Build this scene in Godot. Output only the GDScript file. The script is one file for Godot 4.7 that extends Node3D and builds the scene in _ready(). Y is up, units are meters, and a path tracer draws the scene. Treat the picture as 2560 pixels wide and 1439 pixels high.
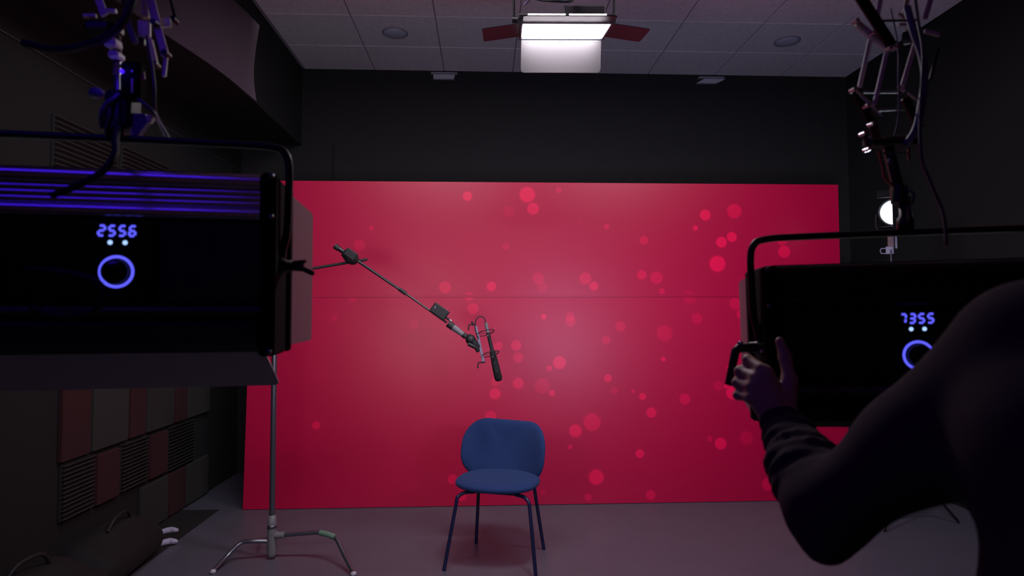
extends Node3D
# A small film studio: red printed backdrop, blue chair, boom microphone, panel lights, a technician. Units are metres, y is up.

var taken := {}
var M := {}
var mesh_cache := {}

# ------------------------------------------------------------------ materials
func mat(key: String, r: int, g: int, b: int, rough := 0.6, metal := 0.0, spec := 0.5) -> StandardMaterial3D:
	var m := StandardMaterial3D.new()
	m.resource_name = key
	m.albedo_color = Color8(r, g, b)
	m.roughness = rough
	m.metallic = metal
	m.metallic_specular = spec
	M[key] = m
	return m

func glow(key: String, c: Color, energy: float) -> StandardMaterial3D:
	var m := mat(key, 10, 10, 12, 0.5)
	m.emission_enabled = true
	m.emission = c
	m.emission_energy_multiplier = energy
	return m

func grain(m: StandardMaterial3D, freq: float, lo: Color, hi: Color, scale: float, bump := 0.0, sd := 1) -> void:
	var n := FastNoiseLite.new()
	n.seed = sd
	n.frequency = freq
	n.fractal_octaves = 4
	var t := NoiseTexture2D.new()
	t.noise = n
	t.width = 256
	t.height = 256
	t.seamless = true
	var ramp := Gradient.new()
	ramp.set_color(0, lo)
	ramp.set_color(1, hi)
	t.color_ramp = ramp
	m.albedo_texture = t
	m.uv1_triplanar = true
	m.uv1_world_triplanar = true
	m.uv1_scale = Vector3.ONE * scale
	if bump > 0.0:
		var t2 := NoiseTexture2D.new()
		t2.noise = n
		t2.width = 256
		t2.height = 256
		t2.seamless = true
		t2.as_normal_map = true
		t2.bump_strength = bump
		m.normal_enabled = true
		m.normal_texture = t2

func make_materials() -> void:
	var f := mat("vinyl_floor", 86, 86, 97, 0.42)
	grain(f, 0.02, Color(0.94, 0.94, 0.94), Color.WHITE, 0.6, 0.0, 3)
	var w := mat("black_paint", 30, 30, 31, 0.85)
	grain(w, 0.03, Color(0.9, 0.9, 0.9), Color.WHITE, 0.8, 0.0, 4)
	mat("black_drape", 8, 8, 8, 0.95)
	mat("pale_wall", 176, 172, 172, 0.9)
	mat("plenum_grey", 150, 144, 154, 0.8)
	var ct := mat("ceiling_tile", 246, 240, 246, 0.9)
	grain(ct, 0.05, Color(0.93, 0.93, 0.93), Color.WHITE, 1.5, 0.0, 5)
	mat("bulkhead_black", 13, 13, 13, 0.9)
	mat("white_plastic", 190, 190, 200, 0.4)
	mat("frosted_lens", 205, 208, 225, 0.35)
	var cf := mat("chair_fabric", 38, 60, 104, 0.9, 0.0, 0.3)
	cf.rim_enabled = true
	cf.rim = 0.25
	grain(cf, 0.2, Color(0.86, 0.86, 0.88), Color.WHITE, 7.0, 1.2, 6)
	mat("chair_tube", 26, 28, 62, 0.3)
	mat("black_plastic", 15, 15, 16, 0.45)
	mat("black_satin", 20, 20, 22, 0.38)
	mat("cap_black", 10, 10, 10, 0.9, 0.0, 0.2)
	mat("gloss_black", 8, 8, 10, 0.2)
	mat("fin_metal", 205, 203, 212, 0.26, 1.0)
	mat("dark_sheet", 66, 62, 66, 0.55)
	mat("door_black", 32, 30, 32, 0.36)
	mat("door_bounce_lit", 178, 170, 178, 0.55)  # bottom doors only: floor bounce put into a lighter door colour
	mat("door_sheet", 112, 104, 112, 0.5)
	mat("steel", 120, 122, 132, 0.3, 0.85)
	mat("pale_metal", 226, 212, 208, 0.5, 0.0)
	mat("chrome", 215, 215, 220, 0.16, 0.9)
	mat("dark_metal", 34, 34, 36, 0.42, 0.4)
	mat("brown_metal", 96, 74, 72, 0.5, 0.2)
	mat("red_plastic", 150, 30, 44, 0.5)
	mat("boom_black", 22, 25, 25, 0.6)
	mat("boom_carbon", 40, 38, 40, 0.3)
	mat("grip_grey", 110, 110, 112, 0.5)
	mat("mount_grey", 132, 130, 150, 0.5)
	mat("foam_black", 16, 17, 17, 0.95)
	mat("print_grey", 62, 62, 66, 0.8)
	mat("cable_black", 14, 14, 15, 0.7)
	mat("cable_lit_violet", 92, 84, 128, 0.45)  # violet tint puts the blue lamp light into the colour
	mat("cable_grey", 92, 90, 92, 0.5)
	mat("tape_green", 96, 128, 108, 0.5)
	mat("tape_blue", 62, 66, 120, 0.5)
	var cl := mat("diffusion_cloth", 68, 56, 69, 0.9)
	grain(cl, 0.15, Color(0.93, 0.93, 0.93), Color.WHITE, 5.0, 0.6, 8)
	var fg := mat("felt_grey", 44, 44, 41, 0.95)
	grain(fg, 0.2, Color(0.85, 0.85, 0.85), Color.WHITE, 4.0, 0.8, 9)
	var fr := mat("felt_red", 52, 13, 18, 0.95)
	grain(fr, 0.2, Color(0.85, 0.85, 0.85), Color.WHITE, 4.0, 0.8, 10)
	mat("slat_grey", 42, 42, 40, 0.7)
	mat("slat_backing", 14, 14, 14, 0.9)
	var bm := mat("mat_black", 14, 14, 14, 0.95)
	grain(bm, 0.2, Color(0.8, 0.8, 0.8), Color.WHITE, 5.0, 0.0, 11)
	mat("bag_black", 4, 4, 4, 0.85)
	mat("lump_pale", 170, 168, 190, 0.9)
	mat("skin", 190, 148, 130, 0.55)
	var jm := mat("jumper_black", 80, 70, 74, 0.95, 0.0, 0.2)
	grain(jm, 0.2, Color(0.85, 0.85, 0.85), Color.WHITE, 6.0, 0.0, 12)
	mat("trousers_black", 20, 20, 22, 0.95)
	mat("hair_dark", 16, 13, 12, 0.6)
	mat("shoe_black", 16, 16, 16, 0.5)
	glow("panel_glow", Color(1.0, 0.97, 1.0), 6.0)
	glow("fresnel_glow", Color(0.9, 0.93, 1.0), 6.0)
	glow("digit_blue", Color8(92, 92, 255), 1.1)
	glow("dot_blue", Color8(160, 196, 255), 1.2)
	glow("tube_glow", Color8(70, 30, 255), 2.0)
	glow("indicator_blue", Color8(60, 20, 235), 1.4)

# ------------------------------------------------------------------ node helpers
func numbered(called: String) -> String:
	if not taken.has(called):
		taken[called] = 0
		return called
	taken[called] += 1
	return "%s_%03d" % [called, taken[called]]

func thing(called: String, label: String, category: String, where := Vector3.ZERO, group := "") -> Node3D:
	var o := Node3D.new()
	o.name = numbered(called)
	add_child(o)
	o.position = where
	o.set_meta("label", label)
	o.set_meta("category", category)
	if group != "":
		o.set_meta("group", group)
	return o

func part(parent: Node3D, called: String, mesh: Mesh, material: Material, where := Transform3D.IDENTITY) -> MeshInstance3D:
	var o := MeshInstance3D.new()
	o.name = called
	o.mesh = mesh
	o.material_override = material
	o.transform = where
	o.cast_shadow = GeometryInstance3D.SHADOW_CASTING_SETTING_DOUBLE_SIDED
	parent.add_child(o, true)
	return o

func solo(called: String, mesh: Mesh, material: Material, label: String, category: String, where := Transform3D.IDENTITY, group := "") -> MeshInstance3D:
	var o := part(self, numbered(called), mesh, material, where)
	o.set_meta("label", label)
	o.set_meta("category", category)
	if group != "":
		o.set_meta("group", group)
	return o

func struct(called: String, mesh: Mesh, material: Material, where := Transform3D.IDENTITY) -> MeshInstance3D:
	var o := part(self, called, mesh, material, where)
	o.set_meta("kind", "structure")
	return o

func at(p: Vector3, euler_deg := Vector3.ZERO) -> Transform3D:
	return Transform3D(Basis.from_euler(euler_deg * PI / 180.0), p)

# frame whose +y runs from a to b
func along(a: Vector3, b: Vector3, face := Vector3(0, 0, 1)) -> Transform3D:
	var y := (b - a).normalized()
	var x := y.cross(face)
	if x.length() < 0.01:
		x = y.cross(Vector3(1, 0, 0))
	x = x.normalized()
	return Transform3D(Basis(x, y, x.cross(y)), (a + b) * 0.5)

# ------------------------------------------------------------------ mesh helpers
func tri(st: SurfaceTool, a: Vector3, b: Vector3, c: Vector3) -> void:
	st.add_vertex(a)
	st.add_vertex(b)
	st.add_vertex(c)

# corners run counter-clockwise seen from outside; Godot wants clockwise
func quad(st: SurfaceTool, a: Vector3, b: Vector3, c: Vector3, d: Vector3) -> void:
	tri(st, a, c, b)
	tri(st, a, d, c)

func done(st: SurfaceTool) -> ArrayMesh:
	st.generate_normals()
	return st.commit()

func fresh(flat := false) -> SurfaceTool:
	var st := SurfaceTool.new()
	st.begin(Mesh.PRIMITIVE_TRIANGLES)
	st.set_smooth_group(-1 if flat else 0)
	return st

# box with chamfered edges
func rbox(size: Vector3, bevel := 0.003) -> ArrayMesh:
	var key := [size, bevel]
	if mesh_cache.has(key):
		return mesh_cache[key]
	var st := fresh(true)
	var h := size * 0.5
	var b := minf(bevel, minf(h.x, minf(h.y, h.z)) * 0.9)
	for axis in 3:
		for s in [-1.0, 1.0]:
			var u := (axis + 1) % 3
			var v := (axis + 2) % 3
			var ps := []
			for c in [[-1, -1], [1, -1], [1, 1], [-1, 1]]:
				var p := Vector3.ZERO
				p[axis] = h[axis] * s
				p[u] = (h[u] - b) * c[0]
				p[v] = (h[v] - b) * c[1]
				ps.append(p)
			if s < 0:
				ps.reverse()
			quad(st, ps[0], ps[1], ps[2], ps[3])
	for axis in 3:
		var u := (axis + 1) % 3
		var v := (axis + 2) % 3
		for c in [[-1, -1], [1, -1], [1, 1], [-1, 1]]:
			var p1 := Vector3.ZERO
			var p2 := Vector3.ZERO
			p1[u] = h[u] * c[0]
			p1[v] = (h[v] - b) * c[1]
			p2[u] = (h[u] - b) * c[0]
			p2[v] = h[v] * c[1]
			var e := h[axis] - b
			var a1 := p1
			a1[axis] = -e
			var a2 := p1
			a2[axis] = e
			var b1 := p2
			b1[axis] = -e
			var b2 := p2
			b2[axis] = e
			if c[0] * c[1] > 0:
				quad(st, a1, b1, b2, a2)
			else:
				quad(st, a1, a2, b2, b1)
	for sx in [-1, 1]:
		for sy in [-1, 1]:
			for sz in [-1, 1]:
				var a := Vector3(h.x * sx, (h.y - b) * sy, (h.z - b) * sz)
				var c := Vector3((h.x - b) * sx, h.y * sy, (h.z - b) * sz)
				var d := Vector3((h.x - b) * sx, (h.y - b) * sy, h.z * sz)
				if sx * sy * sz > 0:
					tri(st, a, d, c)
				else:
					tri(st, a, c, d)
	var m := done(st)
	mesh_cache[key] = m
	return m

func smooth_path(pts: Array, n := 6, closed := false) -> PackedVector3Array:
	var out := PackedVector3Array()
	var k := pts.size()
	var last := k if closed else k - 1
	for i in last:
		var p0: Vector3 = pts[(i - 1 + k) % k] if closed or i > 0 else pts[0]
		var p1: Vector3 = pts[i]
		var p2: Vector3 = pts[(i + 1) % k]
		var p3: Vector3 = pts[(i + 2) % k] if closed or i + 2 < k else pts[k - 1]
		for j in n:
			var t := float(j) / n
			out.append(0.5 * (2.0 * p1 + (p2 - p0) * t + (2.0 * p0 - 5.0 * p1 + 4.0 * p2 - p3) * t * t + (3.0 * p1 - p0 - 3.0 * p2 + p3) * t * t * t))
	if not closed:
		out.append(pts[k - 1])
	return out

# sweep a circle along points; r may be one radius or one per point
func tube(pts: PackedVector3Array, r, seg := 10, closed := false) -> ArrayMesh:
	var st := fresh()
	var n := pts.size()
	var rings := []
	var up := Vector3.ZERO
	for i in n:
		var d: Vector3
		if closed:
			d = pts[(i + 1) % n] - pts[(i - 1 + n) % n]
		else:
			d = pts[mini(i + 1, n - 1)] - pts[maxi(i - 1, 0)]
		d = d.normalized()
		if up == Vector3.ZERO:
			up = d.cross(Vector3(0, 0, 1) if absf(d.z) < 0.9 else Vector3(1, 0, 0)).normalized()
		up = (up - d * up.dot(d)).normalized()
		var side := d.cross(up)
		var rad: float = r[i] if r is Array else r
		var ring := []
		for k in seg:
			var a := TAU * k / seg
			ring.append(pts[i] + (up * cos(a) + side * sin(a)) * rad)
		rings.append(ring)
	for i in (n if closed else n - 1):
		var a: Array = rings[i]
		var b: Array = rings[(i + 1) % n]
		for k in seg:
			var k2 := (k + 1) % seg
			quad(st, a[k], a[k2], b[k2], b[k])
	if not closed:
		st.set_smooth_group(-1)
		for k in seg:
			var k2 := (k + 1) % seg
			tri(st, pts[0], rings[0][k], rings[0][k2])
			tri(st, pts[n - 1], rings[n - 1][k2], rings[n - 1][k])
	return done(st)

func rod(a: Vector3, b: Vector3, r: float, seg := 12) -> ArrayMesh:
	return tube(PackedVector3Array([a, b]), r, seg)

# profile of (radius, y) from bottom to top turned about y
func lathe(profile: Array, seg := 24) -> ArrayMesh:
	var st := fresh()
	for i in profile.size() - 1:
		var p: Vector2 = profile[i]
		var q: Vector2 = profile[i + 1]
		for k in seg:
			var a := TAU * k / seg
			var b := TAU * (k + 1) / seg
			var da := Vector3(cos(a), 0, -sin(a))
			var db := Vector3(cos(b), 0, -sin(b))
			var p1 := da * p.x + Vector3.UP * p.y
			var p2 := db * p.x + Vector3.UP * p.y
			var q1 := da * q.x + Vector3.UP * q.y
			var q2 := db * q.x + Vector3.UP * q.y
			if p.x > 0.0001:
				tri(st, p1, q2 if q.x > 0.0001 else q1, p2)
			if q.x > 0.0001:
				tri(st, p1, q1, q2)
	return done(st)

# polygon in xy (counter-clockwise) extruded along z, centred
func prism(poly: PackedVector2Array, depth: float) -> ArrayMesh:
	var st := fresh(true)
	var ids := Geometry2D.triangulate_polygon(poly)
	var z := depth * 0.5
	for i in range(0, ids.size(), 3):
		var a := poly[ids[i]]
		var b := poly[ids[i + 1]]
		var c := poly[ids[i + 2]]
		if (b - a).cross(c - a) < 0:
			var t := b
			b = c
			c = t
		tri(st, Vector3(a.x, a.y, z), Vector3(c.x, c.y, z), Vector3(b.x, b.y, z))
		tri(st, Vector3(a.x, a.y, -z), Vector3(b.x, b.y, -z), Vector3(c.x, c.y, -z))
	var n := poly.size()
	for i in n:
		var a := poly[i]
		var b := poly[(i + 1) % n]
		quad(st, Vector3(a.x, a.y, -z), Vector3(b.x, b.y, -z), Vector3(b.x, b.y, z), Vector3(a.x, a.y, z))
	return done(st)

func round_rect(w: float, h: float, r: float, steps := 5) -> PackedVector2Array:
	var out := PackedVector2Array()
	for c in [[1, 1, 0.0], [-1, 1, 0.5], [-1, -1, 1.0], [1, -1, 1.5]]:
		for i in steps + 1:
			var a: float = PI * (c[2] + 0.5 * i / steps)
			out.append(Vector2(c[0] * (w * 0.5 - r), c[1] * (h * 0.5 - r)) + Vector2(cos(a), sin(a)) * r)
	return out

# plate that hangs from its top edge (y = 0) down to y = -len, lower corners rounded, widening by flare on each side
func door_plate(w: float, length: float, flare: float, r := 0.018, thick := 0.003) -> ArrayMesh:
	var p := PackedVector2Array()
	var hw := w * 0.5
	p.append(Vector2(hw, 0))
	p.append(Vector2(-hw, 0))
	for i in 6:
		var a := PI + PI * 0.5 * i / 5.0
		p.append(Vector2(-hw - flare + r + cos(a) * r, -length + r + sin(a) * r))
	for i in 6:
		var a := PI * 1.5 + PI * 0.5 * i / 5.0
		p.append(Vector2(hw + flare - r + cos(a) * r, -length + r + sin(a) * r))
	return prism(p, thick)

func torus(r: float, t: float, seg := 40, ring := 8) -> ArrayMesh:
	var pts := PackedVector3Array()
	for i in seg:
		var a := TAU * i / seg
		pts.append(Vector3(cos(a) * r, sin(a) * r, 0))
	return tube(pts, t, ring, true)

func ball(r: Vector3, seg := 16) -> ArrayMesh:
	var prof := []
	for i in 11:
		var a := -PI * 0.5 + PI * i / 10.0
		prof.append(Vector2(cos(a) if i > 0 and i < 10 else 0.0, sin(a)))
	var m := lathe(prof, seg)
	var st := SurfaceTool.new()
	st.append_from(m, 0, Transform3D(Basis.from_scale(r), Vector3.ZERO))
	return st.commit()

# flat bar from a to b, width w across, thickness d
func bar(parent: Node3D, called: String, a: Vector3, b: Vector3, w: float, d: float, material: Material) -> MeshInstance3D:
	return part(parent, called, rbox(Vector3(w, a.distance_to(b), d), minf(w, d) * 0.25), material, along(a, b))

func lettering(s: String, size: float) -> TextMesh:
	var t := TextMesh.new()
	var f := SystemFont.new()
	f.font_names = PackedStringArray(["Droid Sans"])
	t.font = f
	t.text = s
	t.font_size = 32
	t.pixel_size = size / 32.0
	t.depth = 0.0006
	return t

# ------------------------------------------------------------------ bodies from joined capsules
# bones: [a, b, ra, rb]; adds a surface-nets mesh of their smooth union to st; fold = {from, to} ripples the cloth between two joints
func flesh(st: SurfaceTool, base: int, bones: Array, cell: float, k: float, fold := {}) -> int:
	var lo := Vector3.ONE * 1e9
	var hi := -lo
	for b in bones:
		var r: float = maxf(b[2], b[3])
		lo = lo.min(b[0] - Vector3.ONE * r).min(b[1] - Vector3.ONE * r)
		hi = hi.max(b[0] + Vector3.ONE * r).max(b[1] + Vector3.ONE * r)
	var pad := k * 2.0 + cell * 2.0
	lo -= Vector3.ONE * pad
	hi += Vector3.ONE * pad
	var nx := int((hi.x - lo.x) / cell) + 2
	var ny := int((hi.y - lo.y) / cell) + 2
	var nz := int((hi.z - lo.z) / cell) + 2
	var sum := PackedFloat32Array()
	sum.resize(nx * ny * nz)
	var reach := k * 5.0 + cell * 2.0
	for b in bones:
		var a: Vector3 = b[0]
		var e: Vector3 = b[1] - b[0]
		var ee := maxf(e.length_squared(), 1e-9)
		var ra: float = b[2]
		var dr: float = b[3] - b[2]
		var r: float = maxf(b[2], b[3]) + reach
		var l: Vector3 = (a.min(b[1]) - Vector3.ONE * r - lo) / cell
		var u: Vector3 = (a.max(b[1]) + Vector3.ONE * r - lo) / cell
		for z in range(maxi(0, int(l.z)), mini(nz, int(u.z) + 2)):
			for y in range(maxi(0, int(l.y)), mini(ny, int(u.y) + 2)):
				var row := (z * ny + y) * nx
				for x in range(maxi(0, int(l.x)), mini(nx, int(u.x) + 2)):
					var p := lo + Vector3(x, y, z) * cell - a
					var t := clampf(p.dot(e) / ee, 0.0, 1.0)
					var d := (p - e * t).length() - ra - dr * t
					if d < reach:
						sum[row + x] += exp(-d / k)
	for i in sum.size():
		sum[i] = -k * log(sum[i]) if sum[i] > 0.0 else 1.0
	if fold:
		for z in nz:
			for y in ny:
				for x in nx:
					var i := (z * ny + y) * nx + x
					if absf(sum[i]) < 0.04:
						sum[i] += ripple(lo + Vector3(x, y, z) * cell, fold.from, fold.to)
	var index := PackedInt32Array()
	index.resize(nx * ny * nz)
	index.fill(-1)
	var step := [1, nx, nx * ny]
	var corner := []
	for c in 8:
		corner.append((c & 1) * step[0] + ((c >> 1) & 1) * step[1] + (c >> 2) * step[2])
	var edges := []
	for c in 8:
		for ax in 3:
			if not (c >> ax) & 1:
				edges.append([c, c | (1 << ax)])
	var count := base
	for z in nz - 1:
		for y in ny - 1:
			for x in nx - 1:
				var i := (z * ny + y) * nx + x
				var inside := 0
				for c in 8:
					if sum[i + corner[c]] < 0.0:
						inside += 1
				if inside == 0 or inside == 8:
					continue
				var at_sum := Vector3.ZERO
				var hits := 0
				for e in edges:
					var va := sum[i + corner[e[0]]]
					var vb := sum[i + corner[e[1]]]
					if (va < 0.0) != (vb < 0.0):
						var t := va / (va - vb)
						var pa := Vector3(e[0] & 1, (e[0] >> 1) & 1, e[0] >> 2)
						var pb := Vector3(e[1] & 1, (e[1] >> 1) & 1, e[1] >> 2)
						at_sum += pa.lerp(pb, t)
						hits += 1
				st.add_vertex(lo + (Vector3(x, y, z) + at_sum / hits) * cell)
				index[i] = count
				count += 1
	for z in range(1, nz - 1):
		for y in range(1, ny - 1):
			for x in range(1, nx - 1):
				var i := (z * ny + y) * nx + x
				for ax in 3:
					var va := sum[i]
					var vb := sum[i + step[ax]]
					if (va < 0.0) == (vb < 0.0):
						continue
					var su: int = step[(ax + 1) % 3]
					var sv: int = step[(ax + 2) % 3]
					var q := [index[i - su - sv], index[i - sv], index[i], index[i - su]]
					if q.min() < 0:
						continue
					if va < 0.0:
						q.reverse()
					for n in [0, 1, 2, 0, 2, 3]:
						st.add_index(q[n])
	return count

func flesh_mesh(bones: Array, cell: float, k: float, fold := {}) -> ArrayMesh:
	var st := fresh()
	flesh(st, 0, bones, cell, k, fold)
	return done(st)

# ------------------------------------------------------------------ camera, light
func make_camera_and_light() -> void:
	var cam := Camera3D.new()
	cam.name = "camera"
	cam.position = Vector3(0, 1.42, 0)
	cam.rotation_degrees = Vector3(2.448, -2.619, -0.145)
	cam.near = 0.05
	cam.far = 60.0
	cam.fov = 49.8
	var lens := CameraAttributesPhysical.new()
	lens.frustum_focal_length = 25.85
	lens.frustum_focus_distance = 3.9
	lens.exposure_aperture = 3.9
	lens.frustum_near = 0.05
	lens.frustum_far = 60.0
	cam.attributes = lens
	add_child(cam)
	cam.current = true
	var env := Environment.new()
	env.background_mode = Environment.BG_COLOR
	env.background_color = Color.BLACK
	env.tonemap_mode = Environment.TONE_MAPPER_LINEAR
	env.tonemap_exposure = 1.15
	env.sdfgi_enabled = true
	env.ssao_enabled = true
	env.ssil_enabled = true
	var we := WorldEnvironment.new()
	we.name = "surroundings"
	we.environment = env
	add_child(we)

const CEILING_PANEL_ENERGY := 1.8
const LEFT_PANEL_ENERGY := 0.9
const RIGHT_PANEL_ENERGY := 2.45
const FRESNEL_ENERGY := 0.6
const INDICATOR_ENERGY := 0.0012
const LEFT_ADDED_WASH_ENERGY := 2.2
const RIGHT_ADDED_WASH_ENERGY := 2.0
const TUBE_ENERGY := 0.22

func area_light(parent: Node3D, size: Vector2, energy: float, where: Transform3D, tint := Color(1.0, 0.96, 1.0)) -> void:
	var l := AreaLight3D.new()
	l.name = "panel_lamp"
	l.area_size = size
	l.light_energy = energy
	l.light_color = tint
	l.area_range = 14.0
	l.shadow_enabled = true
	l.transform = where
	parent.add_child(l)

# ------------------------------------------------------------------ the room
func make_room() -> void:
	var x0 := -2.22
	var x1 := 3.5
	var z0 := -5.75
	var z1 := 2.2
	var top := 3.70
	var cx := (x0 + x1) * 0.5
	var cz := (z0 + z1) * 0.5
	struct("floor", rbox(Vector3(x1 - x0 + 0.4, 0.1, z1 - z0 + 0.4), 0.001), M.vinyl_floor, at(Vector3(cx, -0.05, cz)))
	struct("wall_back", rbox(Vector3(x1 - x0 + 0.4, top + 0.4, 0.15), 0.001), M.black_paint, at(Vector3(cx, (top + 0.4) * 0.5, z0 - 0.075)))
	struct("wall_left", rbox(Vector3(0.15, top + 0.4, z1 - z0), 0.001), M.black_drape, at(Vector3(x0 - 0.075, (top + 0.4) * 0.5, cz)))
	struct("wall_right", rbox(Vector3(0.15, top + 0.4, z1 - z0), 0.001), M.black_drape, at(Vector3(x1 + 0.075, (top + 0.4) * 0.5, cz)))
	struct("wall_front", rbox(Vector3(x1 - x0 + 0.4, top + 0.4, 0.15), 0.001), M.pale_wall, at(Vector3(cx, (top + 0.4) * 0.5, z1 + 0.075)))
	# suspended ceiling: grid behind, tiles with gaps
	var ceiling := struct("ceiling", rbox(Vector3(x1 - x0 + 0.4, 0.12, z1 - z0 + 0.4), 0.001), M.plenum_grey, at(Vector3(cx, top + 0.068, cz)))
	var rows := [-5.75, -5.23, -4.68, -4.13, -3.58, -3.03]
	for r in rows.size() - 1:
		for c in 8:
			var xa := -1.66 + 0.645 * c
			var zc: float = (rows[r] + rows[r + 1]) * 0.5
			var dz: float = rows[r + 1] - rows[r] - 0.007
			part(ceiling, "tile", rbox(Vector3(0.645 - 0.009, 0.008, dz), 0.003), M.ceiling_tile, at(Vector3(xa + 0.3225 - cx, -0.062, zc - cz)))
	part(ceiling, "plain_field", rbox(Vector3(5.16, 0.012, z1 + 3.03), 0.003), M.ceiling_tile, at(Vector3(-1.66 + 2.58 - cx, -0.062, (z1 - 3.03) * 0.5 - cz)))
	struct("trim_1", rbox(Vector3(0.54, 0.72, z1 - z0), 0.002), M.bulkhead_black, at(Vector3(-1.95, 3.345, cz)))
	struct("trim_2", rbox(Vector3(0.008, 0.006, 4.2), 0.001), M.dark_sheet, at(Vector3(x0 + 0.004, 2.73, -3.6)))
	# seam strip of the black wall covering
	struct("trim_3", rbox(Vector3(0.012, 1.5, 0.006), 0.001), M.bulkhead_black, at(Vector3(-1.39, 3.0 - 0.75, z0 + 0.003)))
	# black runner along the left wall
	solo("floor_mat", rbox(Vector3(0.29, 0.006, 3.3), 0.002), M.mat_black, "black runner mat on the floor along the left wall", "floor mat", at(Vector3(-2.075, 0.003, -3.03)))
	# round recessed ceiling fittings, switched off
	for d in [[Vector3(-0.715, 3.70, -4.966), "round unlit ceiling light left of the glowing panel lamp"], [Vector3(2.541, 3.70, -4.99), "round unlit ceiling light at the right near the metal hanger"]]:
		var t := thing("ceiling_downlight", d[1], "ceiling light", d[0], "recessed ceiling lights")
		part(t, "trim_ring", torus(0.098, 0.007, 36, 8), M.plenum_grey, at(Vector3(0, -0.002, 0), Vector3(90, 0, 0)))
		part(t, "lens", lathe([Vector2(0.0, -0.016), Vector2(0.05, -0.014), Vector2(0.085, -0.008), Vector2(0.094, 0.0)], 32), M.frosted_lens)
	# brackets on the back wall under the ceiling
	for d in [[-0.368, 3.668, 0.0, "pale metal bracket on the black wall left of the lit panel lamp"], [2.165, 3.665, 0.04, "grey metal bracket on the black wall right of the lit panel lamp"]]:
		var t := thing("wall_bracket", d[3], "bracket", Vector3(d[0], d[1], z0), "brackets under the ceiling")
		part(t, "flange", rbox(Vector3(0.245, 0.006, 0.05), 0.001), M.white_plastic, at(Vector3(0, 0.002, 0.025)))
		var s: float = d[2]
		part(t, "face_plate", prism(PackedVector2Array([Vector2(-0.1 - s, -0.05), Vector2(0.092 - s, -0.05), Vector2(0.1 + s, -0.008), Vector2(-0.1 + s, -0.008)]), 0.03), M.white_plastic, at(Vector3(0, 0, 0.015)))

func acoustic_panels() -> void:
	var x := -2.22
	# upper row of flat felt panels, then slatted and red ones, then the bottom row: [z near, z far, y low, y high, kind]
	var flats := [
		[-4.75, -5.11, 0.65, 1.10, "felt_grey", "grey square wall panel nearest the black corner, upper row"],
		[-4.56, -4.73, 0.65, 1.10, "felt_red", "narrow dark red wall panel left of the farthest grey one, upper row"],
		[-4.19, -4.54, 0.65, 1.10, "felt_grey", "grey square wall panel between two narrow dark red ones"],
		[-3.99, -4.17, 0.65, 1.10, "felt_red", "brightest narrow dark red wall panel, upper row"],
		[-3.62, -3.97, 0.65, 1.10, "felt_grey", "large grey wall panel left of the brightest dark red strip"],
		[-3.36, -3.60, 0.65, 1.10, "felt_red", "dark red wall panel at the shadowed left end, upper row"],
		[-4.24, -4.46, 0.335, 0.63, "felt_red", "dark red wall panel between the two clearest slatted panels"],
		[-3.67, -3.89, 0.335, 0.63, "felt_red", "dark red wall panel left of both clear slatted panels"],
		[-4.75, -5.11, 0.01, 0.315, "felt_grey", "grey wall panel standing on the floor nearest the black corner"],
		[-4.50, -4.73, 0.01, 0.315, "felt_red", "dark red wall panel low on the floor beside a grey one"],
		[-4.14, -4.48, 0.01, 0.315, "felt_grey", "grey wall panel low behind the black bag"],
	]
	for p in flats:
		var w: float = p[0] - p[1]
		var hgt: float = p[3] - p[2]
		solo("acoustic_panel", rbox(Vector3(0.03, hgt - 0.008, w - 0.006), 0.005), M[p[4]], p[5], "wall panel", at(Vector3(x + 0.015, (p[2] + p[3]) * 0.5, (p[0] + p[1]) * 0.5)), "felt wall panels")
	var slatted := [
		[-4.49, -4.87, 0.325, 0.64, 13, "slatted wall panel nearest the backdrop, right one of the lower row"],
		[-3.92, -4.21, 0.34, 0.64, 13, "slatted wall panel between two dark red panels, lower row"],
		[-3.38, -3.65, 0.34, 0.64, 13, "dim slatted wall panel at the left end of the lower row"],
		[-5.05, -5.6, 2.02, 2.46, 16, "slatted wall panel high up, nearest the back wall"],
		[-4.45, -5.0, 2.02, 2.46, 16, "slatted wall panel high up, second from the back wall"],
		[-3.85, -4.4, 2.02, 2.46, 16, "slatted wall panel high up above the left lamp, third from the back wall"],
		[-3.25, -3.8, 2.02, 2.46, 16, "slatted wall panel high up, farthest from the back wall"],
	]
	for p in slatted:
		var w: float = p[0] - p[1]
		var hgt: float = p[3] - p[2]
		var t := thing("slatted_panel", p[5], "wall panel", Vector3(x, p[2], (p[0] + p[1]) * 0.5), "slatted wall panels")
		part(t, "backing", rbox(Vector3(0.012, hgt, w), 0.002), M.slat_backing, at(Vector3(0.006, hgt * 0.5, 0)))
		for k in p[4]:
			part(t, "slat", rbox(Vector3(0.022, 0.007, w - 0.01), 0.002), M.slat_grey, at(Vector3(0.021, hgt * (k + 0.5) / p[4], 0), Vector3(0, 0, 18)))

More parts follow.
